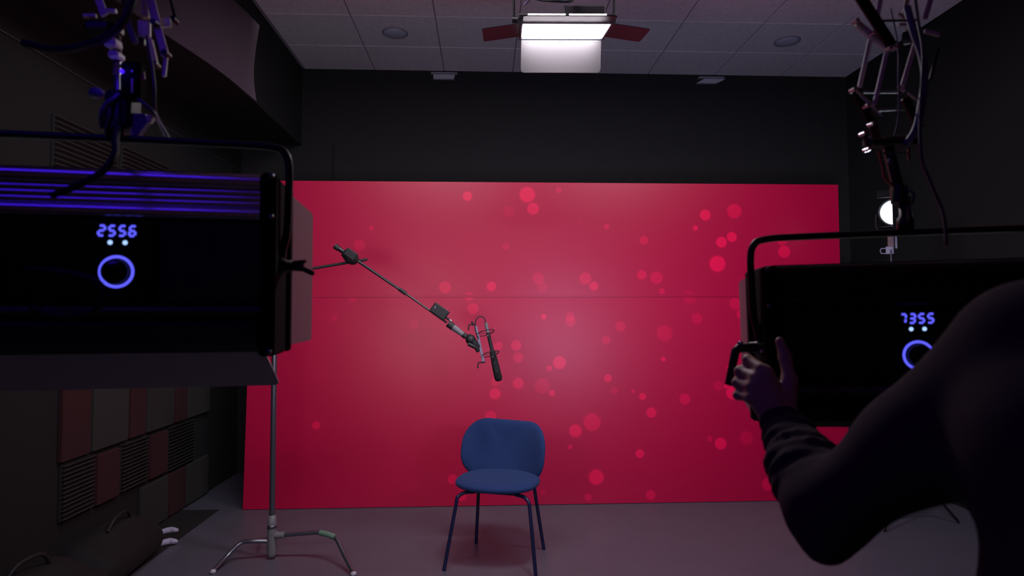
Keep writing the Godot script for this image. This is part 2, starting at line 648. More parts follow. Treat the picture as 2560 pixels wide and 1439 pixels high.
# ------------------------------------------------------------------ backdrop
const BOKEH := [
	[-0.126, 2.334, 0.037, 0.8], [0.337, 2.349, 0.061, 0.8], [0.381, 2.240, 0.046, 0.7], [0.580, 2.387, 0.024, 0.4], [0.195, 2.216, 0.043, 0.2], [-0.859, 2.082, 0.018, 0.5],
	[-0.948, 1.953, 0.043, 0.4], [0.172, 1.943, 0.027, 0.3], [0.954, 2.101, 0.021, 0.5], [1.245, 1.996, 0.034, 0.5], [1.227, 1.725, 0.037, 0.6], [1.343, 1.702, 0.049, 0.5],
	[1.383, 1.596, 0.024, 0.5], [1.655, 2.092, 0.021, 0.8], [1.736, 2.196, 0.043, 0.9], [1.968, 2.229, 0.058, 0.7], [1.861, 1.982, 0.043, 1], [1.944, 2.024, 0.040, 1],
	[1.826, 1.812, 0.064, 1], [2.344, 1.999, 0.040, 0.7], [2.362, 1.908, 0.049, 0.9], [0.058, 1.635, 0.037, 0.7], [-0.114, 1.557, 0.034, 0.5], [-0.297, 1.629, 0.046, 0.5],
	[0.419, 1.696, 0.046, 0.35], [0.449, 1.628, 0.040, 0.25], [0.785, 1.696, 0.046, 0.5], [0.850, 1.637, 0.034, 0.7], [-0.083, 1.463, 0.043, 0.5], [0.459, 1.401, 0.021, 0.7],
	[0.663, 1.400, 0.037, 0.4], [0.663, 1.363, 0.040, 0.4], [1.052, 1.325, 0.040, 0.4], [1.394, 1.271, 0.061, 0.4], [0.938, 1.218, 0.033, 0.4], [1.652, 1.384, 0.043, 0.4],
	[1.601, 1.549, 0.055, 0.25], [1.960, 1.499, 0.046, 0.5], [2.004, 1.418, 0.037, 0.7], [1.379, 1.072, 0.018, 0.8], [1.884, 1.007, 0.015, 0.8], [0.946, 0.929, 0.030, 0.7],
	[1.211, 0.789, 0.027, 0.8], [1.538, 0.767, 0.042, 0.6], [1.863, 0.865, 0.021, 0.9], [1.914, 0.813, 0.054, 1], [1.800, 0.865, 0.036, 0.35], [0.111, 1.179, 0.033, 0.5],
	[0.246, 1.182, 0.040, 0.6], [0.261, 1.090, 0.039, 0.5], [0.576, 1.050, 0.049, 0.75], [0.499, 1.007, 0.021, 0.7], [0.260, 0.895, 0.042, 0.6], [0.442, 0.876, 0.058, 0.35],
	[0.515, 0.821, 0.024, 0.7], [0.084, 0.819, 0.042, 0.7], [0.050, 0.649, 0.042, 0.6], [0.090, 0.908, 0.036, 0.4], [1.137, 0.828, 0.015, 0.5], [1.275, 0.667, 0.039, 0.8],
	[0.691, 0.536, 0.048, 0.8], [0.819, 0.600, 0.066, 0.6], [0.650, 0.417, 0.018, 0.7], [1.179, 0.361, 0.033, 0.9], [1.803, 0.428, 0.045, 1], [1.721, 0.465, 0.021, 0.5],
	[2.006, 0.467, 0.051, 0.4], [0.843, 0.191, 0.057, 0.9], [0.780, 0.046, 0.027, 0.6], [1.253, 0.054, 0.036, 0.7], [2.159, 0.119, 0.048, 0.7], [0.440, 0.087, 0.018, 0.4],
	[-0.234, 0.192, 0.036, 0.7], [-0.164, 0.067, 0.036, 0.7], [0.993, 0.835, 0.030, 0.25], [-1.244, 0.598, 0.030, 0.7], [-1.130, 1.396, 0.024, 0.3], [-0.998, 1.547, 0.031, 0.3],
	[-0.535, 1.348, 0.037, 0.2], [0.741, 2.138, 0.006, 0.6], [0.172, 2.071, 0.006, 0.5]]
const BD_X0 := -1.757
const BD_X1 := 2.812
const BD_TOP := 2.443
const BD_SEAM := 1.55
const BD_Z := -4.675

func print_texture() -> ImageTexture:
	var w := 1536
	var h := 824
	var im := Image.create(w, h, false, Image.FORMAT_RGB8)
	var ground := Color8(186, 0, 62)
	var spot := Color8(255, 8, 82)
	im.fill(ground)
	var s := w / (BD_X1 - BD_X0)
	for b in BOKEH:
		var cx: float = (b[0] - BD_X0) * s
		var cy: float = (BD_TOP - b[1]) * s
		var r: float = b[2] * s
		var soft: float = maxf(1.5, r * 0.3)
		for y in range(maxi(0, int(cy - r - soft)), mini(h, int(cy + r + soft) + 2)):
			for x in range(maxi(0, int(cx - r - soft)), mini(w, int(cx + r + soft) + 2)):
				var d := Vector2(x - cx, y - cy).length()
				var a: float = clampf((r + soft * 0.5 - d) / soft, 0.0, 1.0) * b[3]
				if a > 0.0:
					im.set_pixel(x, y, im.get_pixel(x, y).lerp(spot, a))
	return ImageTexture.create_from_image(im)

func sheet(y0: float, y1: float, lean: float) -> ArrayMesh:
	# a printed sheet 6 mm thick; uv spans the whole print; lean moves the top edge forward, or back if negative
	var st := fresh(true)
	var t := 0.006
	var xs := [BD_X0, BD_X1]
	var fr := []
	var bk := []
	for c in [[0, y0, 0.0], [1, y0, 0.0], [1, y1, lean], [0, y1, lean]]:
		fr.append(Vector3(xs[c[0]], c[1], c[2]))
		bk.append(Vector3(xs[c[0]], c[1], c[2] - t))
	var ids := [0, 2, 1, 0, 3, 2]
	for i in ids:
		var p: Vector3 = fr[i]
		st.set_uv(Vector2((p.x - BD_X0) / (BD_X1 - BD_X0), (BD_TOP - p.y) / BD_TOP))
		st.add_vertex(p)
	st.set_uv(Vector2(0.01, 0.01))
	for i in 4:
		var j := (i + 1) % 4
		quad(st, bk[i], bk[j], fr[j], fr[i])
	quad(st, bk[1], bk[0], bk[3], bk[2])
	return done(st)

func make_backdrop() -> void:
	var m := mat("printed_vinyl", 255, 255, 255, 0.39, 0.0, 0.5)
	m.albedo_texture = print_texture()
	var t := thing("printed_backdrop", "wide red backdrop printed with soft round light spots, behind the blue chair", "backdrop", Vector3(0, 0, BD_Z))
	part(t, "upper_sheet", sheet(BD_SEAM - 0.005, BD_TOP, 0.0), m, at(Vector3(0, 0, -0.086)))
	part(t, "lower_sheet", sheet(0.004, BD_SEAM, -0.08), m)
	part(t, "seam_lip", rbox(Vector3(BD_X1 - BD_X0, 0.02, 0.003), 0.001), mat("seam_vinyl", 182, 0, 65, 0.4), at(Vector3((BD_X0 + BD_X1) * 0.5, BD_SEAM + 0.013, -0.083)))
	for x in [BD_X0 + 0.05, 0.5, BD_X1 - 0.05]:
		part(t, "frame_post", rbox(Vector3(0.04, BD_TOP - 0.01, 0.03), 0.003), M.dark_metal, at(Vector3(x, BD_TOP * 0.5, -0.112)))
		part(t, "foot", rbox(Vector3(0.04, 0.03, 0.5), 0.003), M.dark_metal, at(Vector3(x, 0.015, -0.33)))

# ------------------------------------------------------------------ chair
func cushion(w: float, d: float, h: float, n := 2.4) -> ArrayMesh:
	# pillow of superelliptic outline
	var st := fresh()
	var seg := 48
	var rows := 14
	var g := []
	for i in rows + 1:
		var v := -PI * 0.5 + PI * i / rows
		var cv := pow(absf(cos(v)), 0.42)
		var sv := signf(sin(v)) * pow(absf(sin(v)), 0.8)
		var ring := []
		for k in seg:
			var a := TAU * k / seg
			var ca := signf(cos(a)) * pow(absf(cos(a)), 2.0 / n)
			var sa := signf(sin(a)) * pow(absf(sin(a)), 2.0 / n)
			ring.append(Vector3(ca * w * 0.5 * cv, sv * h * 0.5, -sa * d * 0.5 * cv))
		g.append(ring)
	for i in rows:
		for k in seg:
			var k2 := (k + 1) % seg
			quad(st, g[i][k], g[i][k2], g[i + 1][k2], g[i + 1][k])
	return done(st)

func chair_back() -> ArrayMesh:
	# rounded-rectangle shell bent round the sitter, padded; x across, y up, bends toward +z at the sides
	var st := fresh()
	var outline := round_rect(0.60, 0.345, 0.155, 14)
	var seg := outline.size()
	var g := []
	for i in 25:
		var u := absf(i - 12.0) / 12.0          # 1 at the middle of either face, 0 at the rim
		var sc := 1.0 - pow(u, 1.6)
		var th := 0.024 * sqrt(maxf(0.0, 1.0 - pow(sc, 7.0))) * (-1.0 if i < 12 else 1.0)
		var ring := []
		for k in seg:
			var p := outline[k] * sc
			ring.append(bend_back(p.x, p.y, th))
		g.append(ring)
	for i in 24:
		for k in seg:
			var k2 := (k + 1) % seg
			quad(st, g[i][k], g[i][k2], g[i + 1][k2], g[i + 1][k])
	return done(st)

func bend_back(x: float, y: float, th: float) -> Vector3:
	var rad := 0.36
	var a := x / rad
	return Vector3(sin(a) * (rad - th), y, (1.0 - cos(a)) * rad + cos(a) * th - y * 0.22)

func make_chair() -> void:
	var t := thing("upholstered_chair", "dark blue upholstered chair with rounded back and thin blue metal legs", "chair", Vector3(0.095, 0, -3.66))
	t.rotation_degrees.y = -17
	part(t, "seat", cushion(0.49, 0.415, 0.058), M.chair_fabric, at(Vector3(-0.012, 0.452, 0.005), Vector3(1, 0, 0)))
	part(t, "backrest", chair_back(), M.chair_fabric, at(Vector3(-0.012, 0.594, -0.232), Vector3(0, -5, -1.5)))
	for s in [-1.0, 1.0]:
		var front := [Vector3(s * 0.12, 0.408, 0.10), Vector3(s * 0.175, 0.408, 0.135), Vector3(s * 0.205, 0.388, 0.155), Vector3(s * 0.215, 0.34, 0.163), Vector3(s * 0.262, 0.0, 0.225)]
		var rear := [Vector3(s * 0.10, 0.408, -0.10), Vector3(s * 0.15, 0.408, -0.13), Vector3(s * 0.172, 0.388, -0.143), Vector3(s * 0.178, 0.34, -0.148), Vector3(s * 0.215, 0.0, -0.215)]
		for leg in [front, rear]:
			part(t, "leg", tube(smooth_path(leg, 5), 0.0105, 12), M.chair_tube)
	part(t, "back_strut", rbox(Vector3(0.14, 0.16, 0.012), 0.004), M.chair_tube, at(Vector3(0, 0.46, -0.238), Vector3(12, 0, 0)))
	part(t, "under_frame", rbox(Vector3(0.26, 0.012, 0.24), 0.004), M.chair_tube, at(Vector3(0, 0.412, 0)))

# ------------------------------------------------------------------ boom microphone and its stand
func make_boom() -> void:
	var z := -3.75
	var st := thing("c_stand", "grey metal light stand with curved legs behind the left lamp, holding the microphone boom", "stand", Vector3(-1.24, 0, z))
	part(st, "pole", tube(PackedVector3Array([Vector3(0, 0.02, 0), Vector3(0, 1.24, 0)]), 0.0165, 16), M.steel)
	part(st, "upper_pole", tube(PackedVector3Array([Vector3(0, 1.24, 0), Vector3(0.008, 1.72, 0)]), 0.0125, 16), M.dark_metal)
	part(st, "collar", lathe([Vector2(0.0, 0.0), Vector2(0.022, 0.0), Vector2(0.022, 0.05), Vector2(0.018, 0.06), Vector2(0.0, 0.06)]), M.chrome, at(Vector3(0, 1.215, 0)))
	part(st, "base_collar", lathe([Vector2(0.0, 0.0), Vector2(0.024, 0.0), Vector2(0.026, 0.02), Vector2(0.026, 0.19), Vector2(0.02, 0.24), Vector2(0.0, 0.24)]), M.grip_grey, at(Vector3(0, 0.01, 0)))
	part(st, "band", lathe([Vector2(0.0, 0.0), Vector2(0.0275, 0.0), Vector2(0.0275, 0.02), Vector2(0.0, 0.02)]), M.steel, at(Vector3(0, 0.175, 0)))
	var legs := [
		[Vector3(0.02, 0.13, 0.0), Vector3(0.16, 0.142, 0.01), Vector3(0.30, 0.15, 0.02), Vector3(0.38, 0.135, 0.06), Vector3(0.46, 0.06, 0.16), Vector3(0.53, 0.012, 0.27)],
		[Vector3(-0.02, 0.10, 0.0), Vector3(-0.10, 0.108, 0.02), Vector3(-0.17, 0.10, 0.03), Vector3(-0.22, 0.05, 0.09), Vector3(-0.25, 0.012, 0.2)],
		[Vector3(-0.01, 0.16, -0.02), Vector3(-0.05, 0.16, -0.16), Vector3(-0.08, 0.13, -0.26), Vector3(-0.10, 0.05, -0.34), Vector3(-0.11, 0.012, -0.4)]]
	for l in legs:
		var leg := part(st, "leg", tube(smooth_path(l, 5), 0.0125, 10), M.steel)
		part(leg, "foot_cap", ball(Vector3(0.017, 0.012, 0.017), 10), M.white_plastic, at(l[l.size() - 1]))
	part(st, "leg_socket", tube(PackedVector3Array([Vector3(0.01, 0.13, 0), Vector3(0.075, 0.136, 0.005)]), 0.02, 12), M.grip_grey)
	part(st, "green_tape", tube(smooth_path([Vector3(0.285, 0.149, 0.02), Vector3(0.33, 0.1455, 0.037), Vector3(0.38, 0.135, 0.06)], 4), 0.0165, 12), M.tape_green)
	# the arm and the grip head
	var a0 := Vector3(-0.02, 1.655, 0.02)
	var a1 := Vector3(0.541, 1.753, 0.0)
	part(st, "arm", rod(a0, a1, 0.0085), M.boom_black)
	part(st, "arm_knuckle", lathe([Vector2(0, -0.02), Vector2(0.03, -0.02), Vector2(0.034, 0), Vector2(0.03, 0.02), Vector2(0, 0.02)]), M.dark_metal, at(Vector3(0.004, 1.665, 0.015), Vector3(90, 0, 0)))
	var gx := along(Vector3(0.374, 1.815, 0.03), Vector3(0.515, 1.715, 0.03))
	part(st, "grip_head", lathe([Vector2(0, -0.045), Vector2(0.022, -0.045), Vector2(0.032, -0.02), Vector2(0.04, 0.005), Vector2(0.034, 0.035), Vector2(0.02, 0.052), Vector2(0, 0.055)]), M.boom_black, gx)
	part(st, "grip_wing", rbox(Vector3(0.05, 0.075, 0.012), 0.005), M.boom_black, Transform3D(gx.basis, gx.origin + Vector3(0.012, 0.012, 0.038)))
	part(st, "tee_screw", rod(Vector3(0.37, 1.818, 0.028), Vector3(0.43, 1.775, 0.03), 0.012), M.boom_black)

	var b := thing("boom_microphone", "black boom pole with shotgun microphone hanging above the blue chair", "microphone", Vector3(0, 0, z + 0.03))
	var p0 := Vector3(-0.762, 1.749, 0)
	var p1 := Vector3(-0.478, 1.556, 0)
	var p2 := Vector3(-0.22, 1.372, 0)
	part(b, "boom_tail", rod(Vector3(-0.868, 1.818, 0), p0, 0.013), M.boom_carbon)
	part(b, "tail_cap", rod(Vector3(-0.885, 1.83, 0), Vector3(-0.862, 1.814, 0), 0.017), M.boom_black)
	part(b, "boom_tube", rod(p0, p1, 0.0085), M.boom_carbon)
	part(b, "boom_collar", rod(p1 - (p2 - p1).normalized() * 0.03, p1 + (p2 - p1).normalized() * 0.02, 0.012), M.boom_black)
	part(b, "inner_tube", rod(p1, p2, 0.0065), M.boom_carbon)
	var dir := (p2 - p1).normalized()
	var nrm := Vector3(-dir.y, dir.x, 0) * -1.0
	if nrm.y < 0:
		nrm = -nrm
	var tb := along(p1, p2)
	var bx := part(b, "transmitter", rbox(Vector3(0.062, 0.105, 0.03), 0.005), M.boom_black, Transform3D(tb.basis, Vector3(-0.262, 1.44, 0.012)))
	part(bx, "display_mark", rbox(Vector3(0.012, 0.003, 0.001), 0.0003), M.white_plastic, at(Vector3(-0.005, -0.035, 0.0152)))
	for k in [0.018, 0.03]:
		part(bx, "socket", lathe([Vector2(0, 0), Vector2(0.003, 0), Vector2(0.003, 0.002), Vector2(0, 0.002)], 10), M.chrome, at(Vector3(0.031 * signf(tb.basis.x.dot(nrm)), k, 0.004), Vector3(0, 0, -90 * signf(tb.basis.x.dot(nrm)))))
	part(b, "plug", rod(Vector3(-0.228, 1.405, 0.012), Vector3(-0.200, 1.386, 0.01), 0.007), M.boom_black)
	part(b, "plug_sleeve", rod(Vector3(-0.204, 1.389, 0.01), Vector3(-0.193, 1.381, 0.01), 0.0075), M.chrome)
	var g0 := Vector3(-0.205, 1.362, 0)
	var g1 := Vector3(-0.115, 1.295, 0)
	part(b, "grip_collar", rod(g0 - dir * 0.01, g0 + dir * 0.028, 0.0215), M.boom_black)
	part(b, "grip", tube(PackedVector3Array([g0, g0 + dir * 0.03, g1 - dir * 0.02, g1]), [0.021, 0.020, 0.0155, 0.014], 16), M.grip_grey)
	part(b, "grip_ring", rod(g1 - dir * 0.012, g1 + dir * 0.012, 0.0165), M.boom_black)
	part(b, "swivel", ball(Vector3(0.03, 0.036, 0.024), 16), M.boom_black, at(Vector3(-0.078, 1.270, 0), Vector3(0, 0, 30)))
	part(b, "swivel_foot", tube(PackedVector3Array([Vector3(-0.075, 1.27, 0), Vector3(-0.05, 1.245, 0), Vector3(-0.026, 1.225, 0)]), [0.022, 0.02, 0.012], 12), M.boom_black)
	part(b, "swivel_knob", tube(smooth_path([Vector3(-0.092, 1.246, 0.012), Vector3(-0.07, 1.236, 0.014), Vector3(-0.045, 1.222, 0.01), Vector3(-0.033, 1.2, 0.004)], 4), 0.012, 10), M.boom_black)
	# shock mount: grey rail, two elastic hoops
	var r0 := Vector3(-0.048, 1.352, 0.0)
	var r1 := Vector3(-0.002, 1.14, 0.0)
	part(b, "mount_rail", rbox(Vector3(0.016, r0.distance_to(r1), 0.012), 0.003), M.mount_grey, along(r0, r1))
	var axis := (Vector3(0.090, 1.03, 0.02) - Vector3(0.012, 1.372, 0.02)).normalized()
	var mic0 := Vector3(0.012, 1.372, 0.02)
	for h in [0.062, 0.19]:
		var c: Vector3 = mic0 + axis * h + Vector3(-0.014, 0.0, 0)
		var hoop := PackedVector3Array()
		for i in 32:
			var a := TAU * i / 32.0
			hoop.append(c + Vector3(cos(a) * 0.05, sin(a) * 0.017 + cos(a) * 0.012, sin(a) * 0.045))
		part(b, "mount_hoop", tube(hoop, 0.0026, 8, true), M.boom_black)
		for s in [Vector3(-0.048, -0.014, 0.004), Vector3(0.047, 0.014, 0.004), Vector3(0.012, -0.016, 0.04)]:
			part(b, "hoop_knob", ball(Vector3.ONE * 0.004, 8), M.chrome, at(c + s))
		for s in [Vector3(-0.04, -0.004, 0.02), Vector3(0.04, 0.01, -0.02)]:
			part(b, "elastic", rod(c + s, mic0 + axis * h, 0.0018, 6), M.boom_black)
	for e in [[Vector3(-0.058, 1.362, 0.004), -1.0], [Vector3(-0.002, 1.136, 0.004), -1.0]]:
		var p: Vector3 = e[0]
		part(b, "clamp_lever", tube(PackedVector3Array([p + Vector3(0.012, 0, 0), p + Vector3(-0.03, -0.002, 0), p + Vector3(-0.034, -0.035, 0)]), 0.0045, 8), M.boom_black)
	part(b, "clamp_tip", tube(PackedVector3Array([Vector3(-0.07, 1.38, 0.004), Vector3(-0.064, 1.355, 0.004)]), 0.006, 8), M.boom_black)
	# the microphone itself
	part(b, "mic_connector", rod(mic0, mic0 + axis * 0.06, 0.0098), M.grip_grey)
	part(b, "mic_body", rod(mic0 + axis * 0.06, mic0 + axis * 0.18, 0.0108), M.boom_black)
	var w0 := mic0 + axis * 0.17
	var wind := tube(PackedVector3Array([w0, w0 + axis * 0.006, w0 + axis * 0.08, w0 + axis * 0.165, w0 + axis * 0.178, w0 + axis * 0.184, w0 + axis * 0.187]), [0.014, 0.0175, 0.0215, 0.0235, 0.0205, 0.013, 0.004], 18)
	var fo := part(b, "foam_windscreen", wind, M.foam_black)
	var lt := Basis(axis, Vector3(-axis.y, axis.x, 0), Vector3(0, 0, 1))
	part(fo, "logo", lettering("RODE", 0.027), M.print_grey, Transform3D(lt, w0 + axis * 0.098 + Vector3(0, 0, 0.0232)))
	part(b, "mic_cable", tube(smooth_path([Vector3(0.01, 1.37, 0.02), Vector3(0.006, 1.395, 0.022), Vector3(-0.018, 1.41, 0.024), Vector3(-0.042, 1.395, 0.024), Vector3(-0.052, 1.355, 0.024), Vector3(-0.045, 1.31, 0.022), Vector3(-0.03, 1.275, 0.018)], 5), 0.0032, 8), M.boom_black)

# ------------------------------------------------------------------ studio panel lights
const SEGS := {"2": "abged", "3": "abgcd", "5": "afgcd", "6": "afgedc", "7": "abc"}

func digit_mesh(ch: String, w: float, h: float, t: float) -> ArrayMesh:
	var st := SurfaceTool.new()
	st.begin(Mesh.PRIMITIVE_TRIANGLES)
	var ends := {"a": [Vector2(0, 1), Vector2(1, 1)], "b": [Vector2(1, 1), Vector2(1, 0.5)], "c": [Vector2(1, 0.5), Vector2(1, 0)], "d": [Vector2(0, 0), Vector2(1, 0)], "e": [Vector2(0, 0.5), Vector2(0, 0)], "f": [Vector2(0, 1), Vector2(0, 0.5)], "g": [Vector2(0, 0.5), Vector2(1, 0.5)]}
	for c in SEGS[ch]:
		var p: Vector2 = (ends[c][0] - Vector2(0.5, 0.5)) * Vector2(w, h)
		var q: Vector2 = (ends[c][1] - Vector2(0.5, 0.5)) * Vector2(w, h)
		p.x += p.y * 0.12
		q.x += q.y * 0.12
		var d := (q - p).normalized() * t * 0.3
		st.append_from(rod(Vector3(p.x + d.x, p.y + d.y, 0), Vector3(q.x - d.x, q.y - d.y, 0), t * 0.5, 8), 0, Transform3D.IDENTITY)
	return st.commit()

func panel_light(label: String, where: Vector3, euler: Vector3, reading: String, energy: float, lever_side: float, doors: Array, shift: float, tint: Color) -> Node3D:
	# origin at the middle of the housing, front toward -z
	var t := thing("studio_panel_light", label, "studio light", where, "panel lights aimed at the backdrop")
	t.rotation_degrees = euler
	part(t, "housing", rbox(Vector3(0.575, 0.335, 0.1), 0.01), M.black_satin, at(Vector3(0, 0, -0.015)))
	# cooling fins on the upper back
	var fins := [[0.158, 0.016], [0.137, 0.0075], [0.126, 0.0075], [0.115, 0.0075], [0.096, 0.0135]]
	for f in fins:
		part(t, "cooling_fin", tube(PackedVector3Array([Vector3(-0.272, f[0], 0.034), Vector3(0.272, f[0], 0.034)]), f[1], 14), M.fin_metal if lever_side > 0 else M.black_satin)  # right lamp's fins coloured black to stand for unlit metal
	part(t, "top_edge", rbox(Vector3(0.56, 0.006, 0.02), 0.002), M.black_plastic, at(Vector3(0, 0.175, 0.012)))
	# control panel
	var cp := part(t, "control_panel", rbox(Vector3(0.36, 0.152, 0.012), 0.003), M.gloss_black, at(Vector3(-0.09, 0.0, 0.040)))
	for i in 4:
		part(cp, "digit", digit_mesh(reading[i], 0.0095, 0.018, 0.0042), M.digit_blue, at(Vector3(0.103 + shift + (i - 1.5) * 0.0172, 0.058, 0.007)))
	for s in [-1.0, 1.0]:
		part(cp, "status_dot", ball(Vector3(0.0042, 0.0042, 0.002), 12), M.dot_blue, at(Vector3(0.104 + shift + s * 0.0125, 0.0365, 0.0065)))
	part(cp, "dial_ring", torus(0.0275, 0.0026, 48, 8), M.digit_blue, at(Vector3(0.103 + shift, -0.017, 0.0065)))
	part(cp, "dial_knob", lathe([Vector2(0, 0), Vector2(0.023, 0), Vector2(0.0225, 0.012), Vector2(0.02, 0.015), Vector2(0, 0.015)], 32), M.gloss_black, at(Vector3(0.103 + shift, -0.017, 0.004), Vector3(90, 0, 0)))
	part(t, "cover_plate", rbox(Vector3(0.185, 0.152, 0.01), 0.003), M.black_plastic, at(Vector3(0.188, 0.0, 0.040)))
	part(t, "rear_lip", rbox(Vector3(0.56, 0.012, 0.03), 0.004), M.dark_sheet, at(Vector3(0, -0.088, 0.038)))
	part(t, "lower_cover", rbox(Vector3(0.56, 0.062, 0.05), 0.012), M.black_plastic, at(Vector3(0, -0.132, 0.02)))
	for s in [-1.0, 1.0]:
		var cap := part(t, "end_cap", rbox(Vector3(0.03, 0.35, 0.13), 0.006), M.cap_black, at(Vector3(s * 0.288, 0, -0.01)))
		for y in [0.168, 0.09, -0.166]:
			part(cap, "corner_screw", ball(Vector3(0.006, 0.006, 0.003), 10), M.steel, at(Vector3(s * 0.006, y, 0.0655)))
	# front frame, diffuser, lamp
	for s in [-1.0, 1.0]:
		part(t, "frame_side", rbox(Vector3(0.024, 0.345, 0.03), 0.004), M.cap_black, at(Vector3(s * 0.298, 0, -0.088)))
		part(t, "frame_rail", rbox(Vector3(0.572, 0.024, 0.03), 0.004), M.dark_sheet, at(Vector3(0, s * 0.16, -0.088)))
	part(t, "diffuser", rbox(Vector3(0.57, 0.294, 0.006), 0.001), M.panel_glow, at(Vector3(0, 0, -0.083)))
	area_light(t, Vector2(0.565, 0.29), energy, at(Vector3(0, 0, -0.0885)), tint)
	# barn doors: right, left, bottom, top flare angles in degrees
	part(t, "barn_door", door_plate(0.32, 0.24, 0.0), M.door_sheet, Transform3D(Basis.from_euler(Vector3(0, -deg_to_rad(doors[0]), 0)) * Basis(Vector3(0, 1, 0), Vector3(0, 0, 1), Vector3(1, 0, 0)), Vector3(0.306, 0, -0.105)))
	part(t, "barn_door", door_plate(0.32, 0.24, 0.0), M.door_sheet, Transform3D(Basis.from_euler(Vector3(0, deg_to_rad(doors[1]), 0)) * Basis(Vector3(0, 1, 0), Vector3(0, 0, 1), Vector3(1, 0, 0)), Vector3(-0.306, 0, -0.105)))
	part(t, "barn_door", door_plate(0.576, 0.185, doors[4]), M.door_bounce_lit, Transform3D(Basis.from_euler(Vector3(-deg_to_rad(doors[2]), 0, 0)) * Basis(Vector3(-1, 0, 0), Vector3(0, 0, 1), Vector3(0, 1, 0)), Vector3(-0.033 * lever_side, -0.172, -0.105)))
	part(t, "barn_door", door_plate(0.58, 0.18, doors[5]), M.dark_sheet, Transform3D(Basis.from_euler(Vector3(deg_to_rad(doors[3]), 0, 0)) * Basis(Vector3(-1, 0, 0), Vector3(0, 0, 1), Vector3(0, 1, 0)), Vector3(0, 0.172, -0.105)))
	# yoke
	var yp := []
	for s in [-1.0, 1.0]:
		var leg := [Vector3(s * 0.306, 0.0, 0), Vector3(s * 0.307, 0.03, 0), Vector3(s * 0.315, 0.07, 0), Vector3(s * 0.317, 0.14, 0), Vector3(s * 0.317, 0.195, 0), Vector3(s * 0.310, 0.224, 0), Vector3(s * 0.285, 0.237, 0), Vector3(s * 0.19, 0.24, 0)]
		if s > 0:
			leg.reverse()
		yp += leg
	part(t, "yoke", tube(smooth_path(yp, 5), 0.0078, 12), M.dark_metal)
	part(t, "yoke_spigot", lathe([Vector2(0, 0), Vector2(0.016, 0), Vector2(0.016, 0.03), Vector2(0.011, 0.035), Vector2(0.011, 0.07), Vector2(0, 0.07)], 16), M.dark_metal, at(Vector3(0, 0.24, 0)))
	for s in [-1.0, 1.0]:
		part(t, "pivot", lathe([Vector2(0, 0), Vector2(0.02, 0), Vector2(0.02, 0.016), Vector2(0.012, 0.022), Vector2(0.012, 0.034), Vector2(0, 0.034)], 16), M.black_plastic, at(Vector3(s * 0.292, 0, 0), Vector3(0, 0, -90 * s)))
	if lever_side > 0:
		var lv := part(t, "tilt_lever", rod(Vector3(0.315, 0, 0.0), Vector3(0.348, -0.002, 0.0), 0.0085), M.black_plastic)
		part(lv, "lever_wing", rbox(Vector3(0.035, 0.01, 0.012), 0.003), M.black_plastic, at(Vector3(0.352, -0.008, 0), Vector3(0, 0, -24)))
		part(lv, "lever_hook", rbox(Vector3(0.03, 0.006, 0.01), 0.002), M.black_plastic, at(Vector3(0.338, 0.009, 0), Vector3(0, 0, 6)))
	else:
		var lv := part(t, "tilt_lever", tube(PackedVector3Array([Vector3(-0.30, 0.0, 0.035), Vector3(-0.325, 0.002, 0.035), Vector3(-0.355, 0.001, 0.035), Vector3(-0.362, -0.004, 0.035), Vector3(-0.380, -0.078, 0.038)]), [0.009, 0.0105, 0.0105, 0.0095, 0.008], 10), M.black_plastic)
		part(lv, "lever_screw", ball(Vector3(0.007, 0.004, 0.007), 10), M.chrome, at(Vector3(-0.352, 0.012, 0.035)))
		part(lv, "lever_bolt", ball(Vector3(0.0035, 0.0035, 0.003), 10), M.pale_metal, at(Vector3(-0.312, -0.006, 0.046)))
	return t

func make_panel_lights() -> void:
	panel_light("black studio panel light with blue display reading 2556, seen from behind", Vector3(-0.703, 1.517, -1.205), Vector3(0, 8, 0), "2556", LEFT_PANEL_ENERGY, 1.0, [3.0, 4.0, 29.0, 3.0, 0.004, -0.02], 0.013, Color(1.0, 0.90, 0.95))
	panel_light("black studio panel light with blue display reading 7355, held by the technician", Vector3(0.903, 1.352, -1.275), Vector3(0, -12, 1.0), "7355", RIGHT_PANEL_ENERGY, -1.0, [40.0, -7.0, -14.0, -8.0, -0.03, -0.03], -0.02, Color(0.80, 0.79, 1.0))

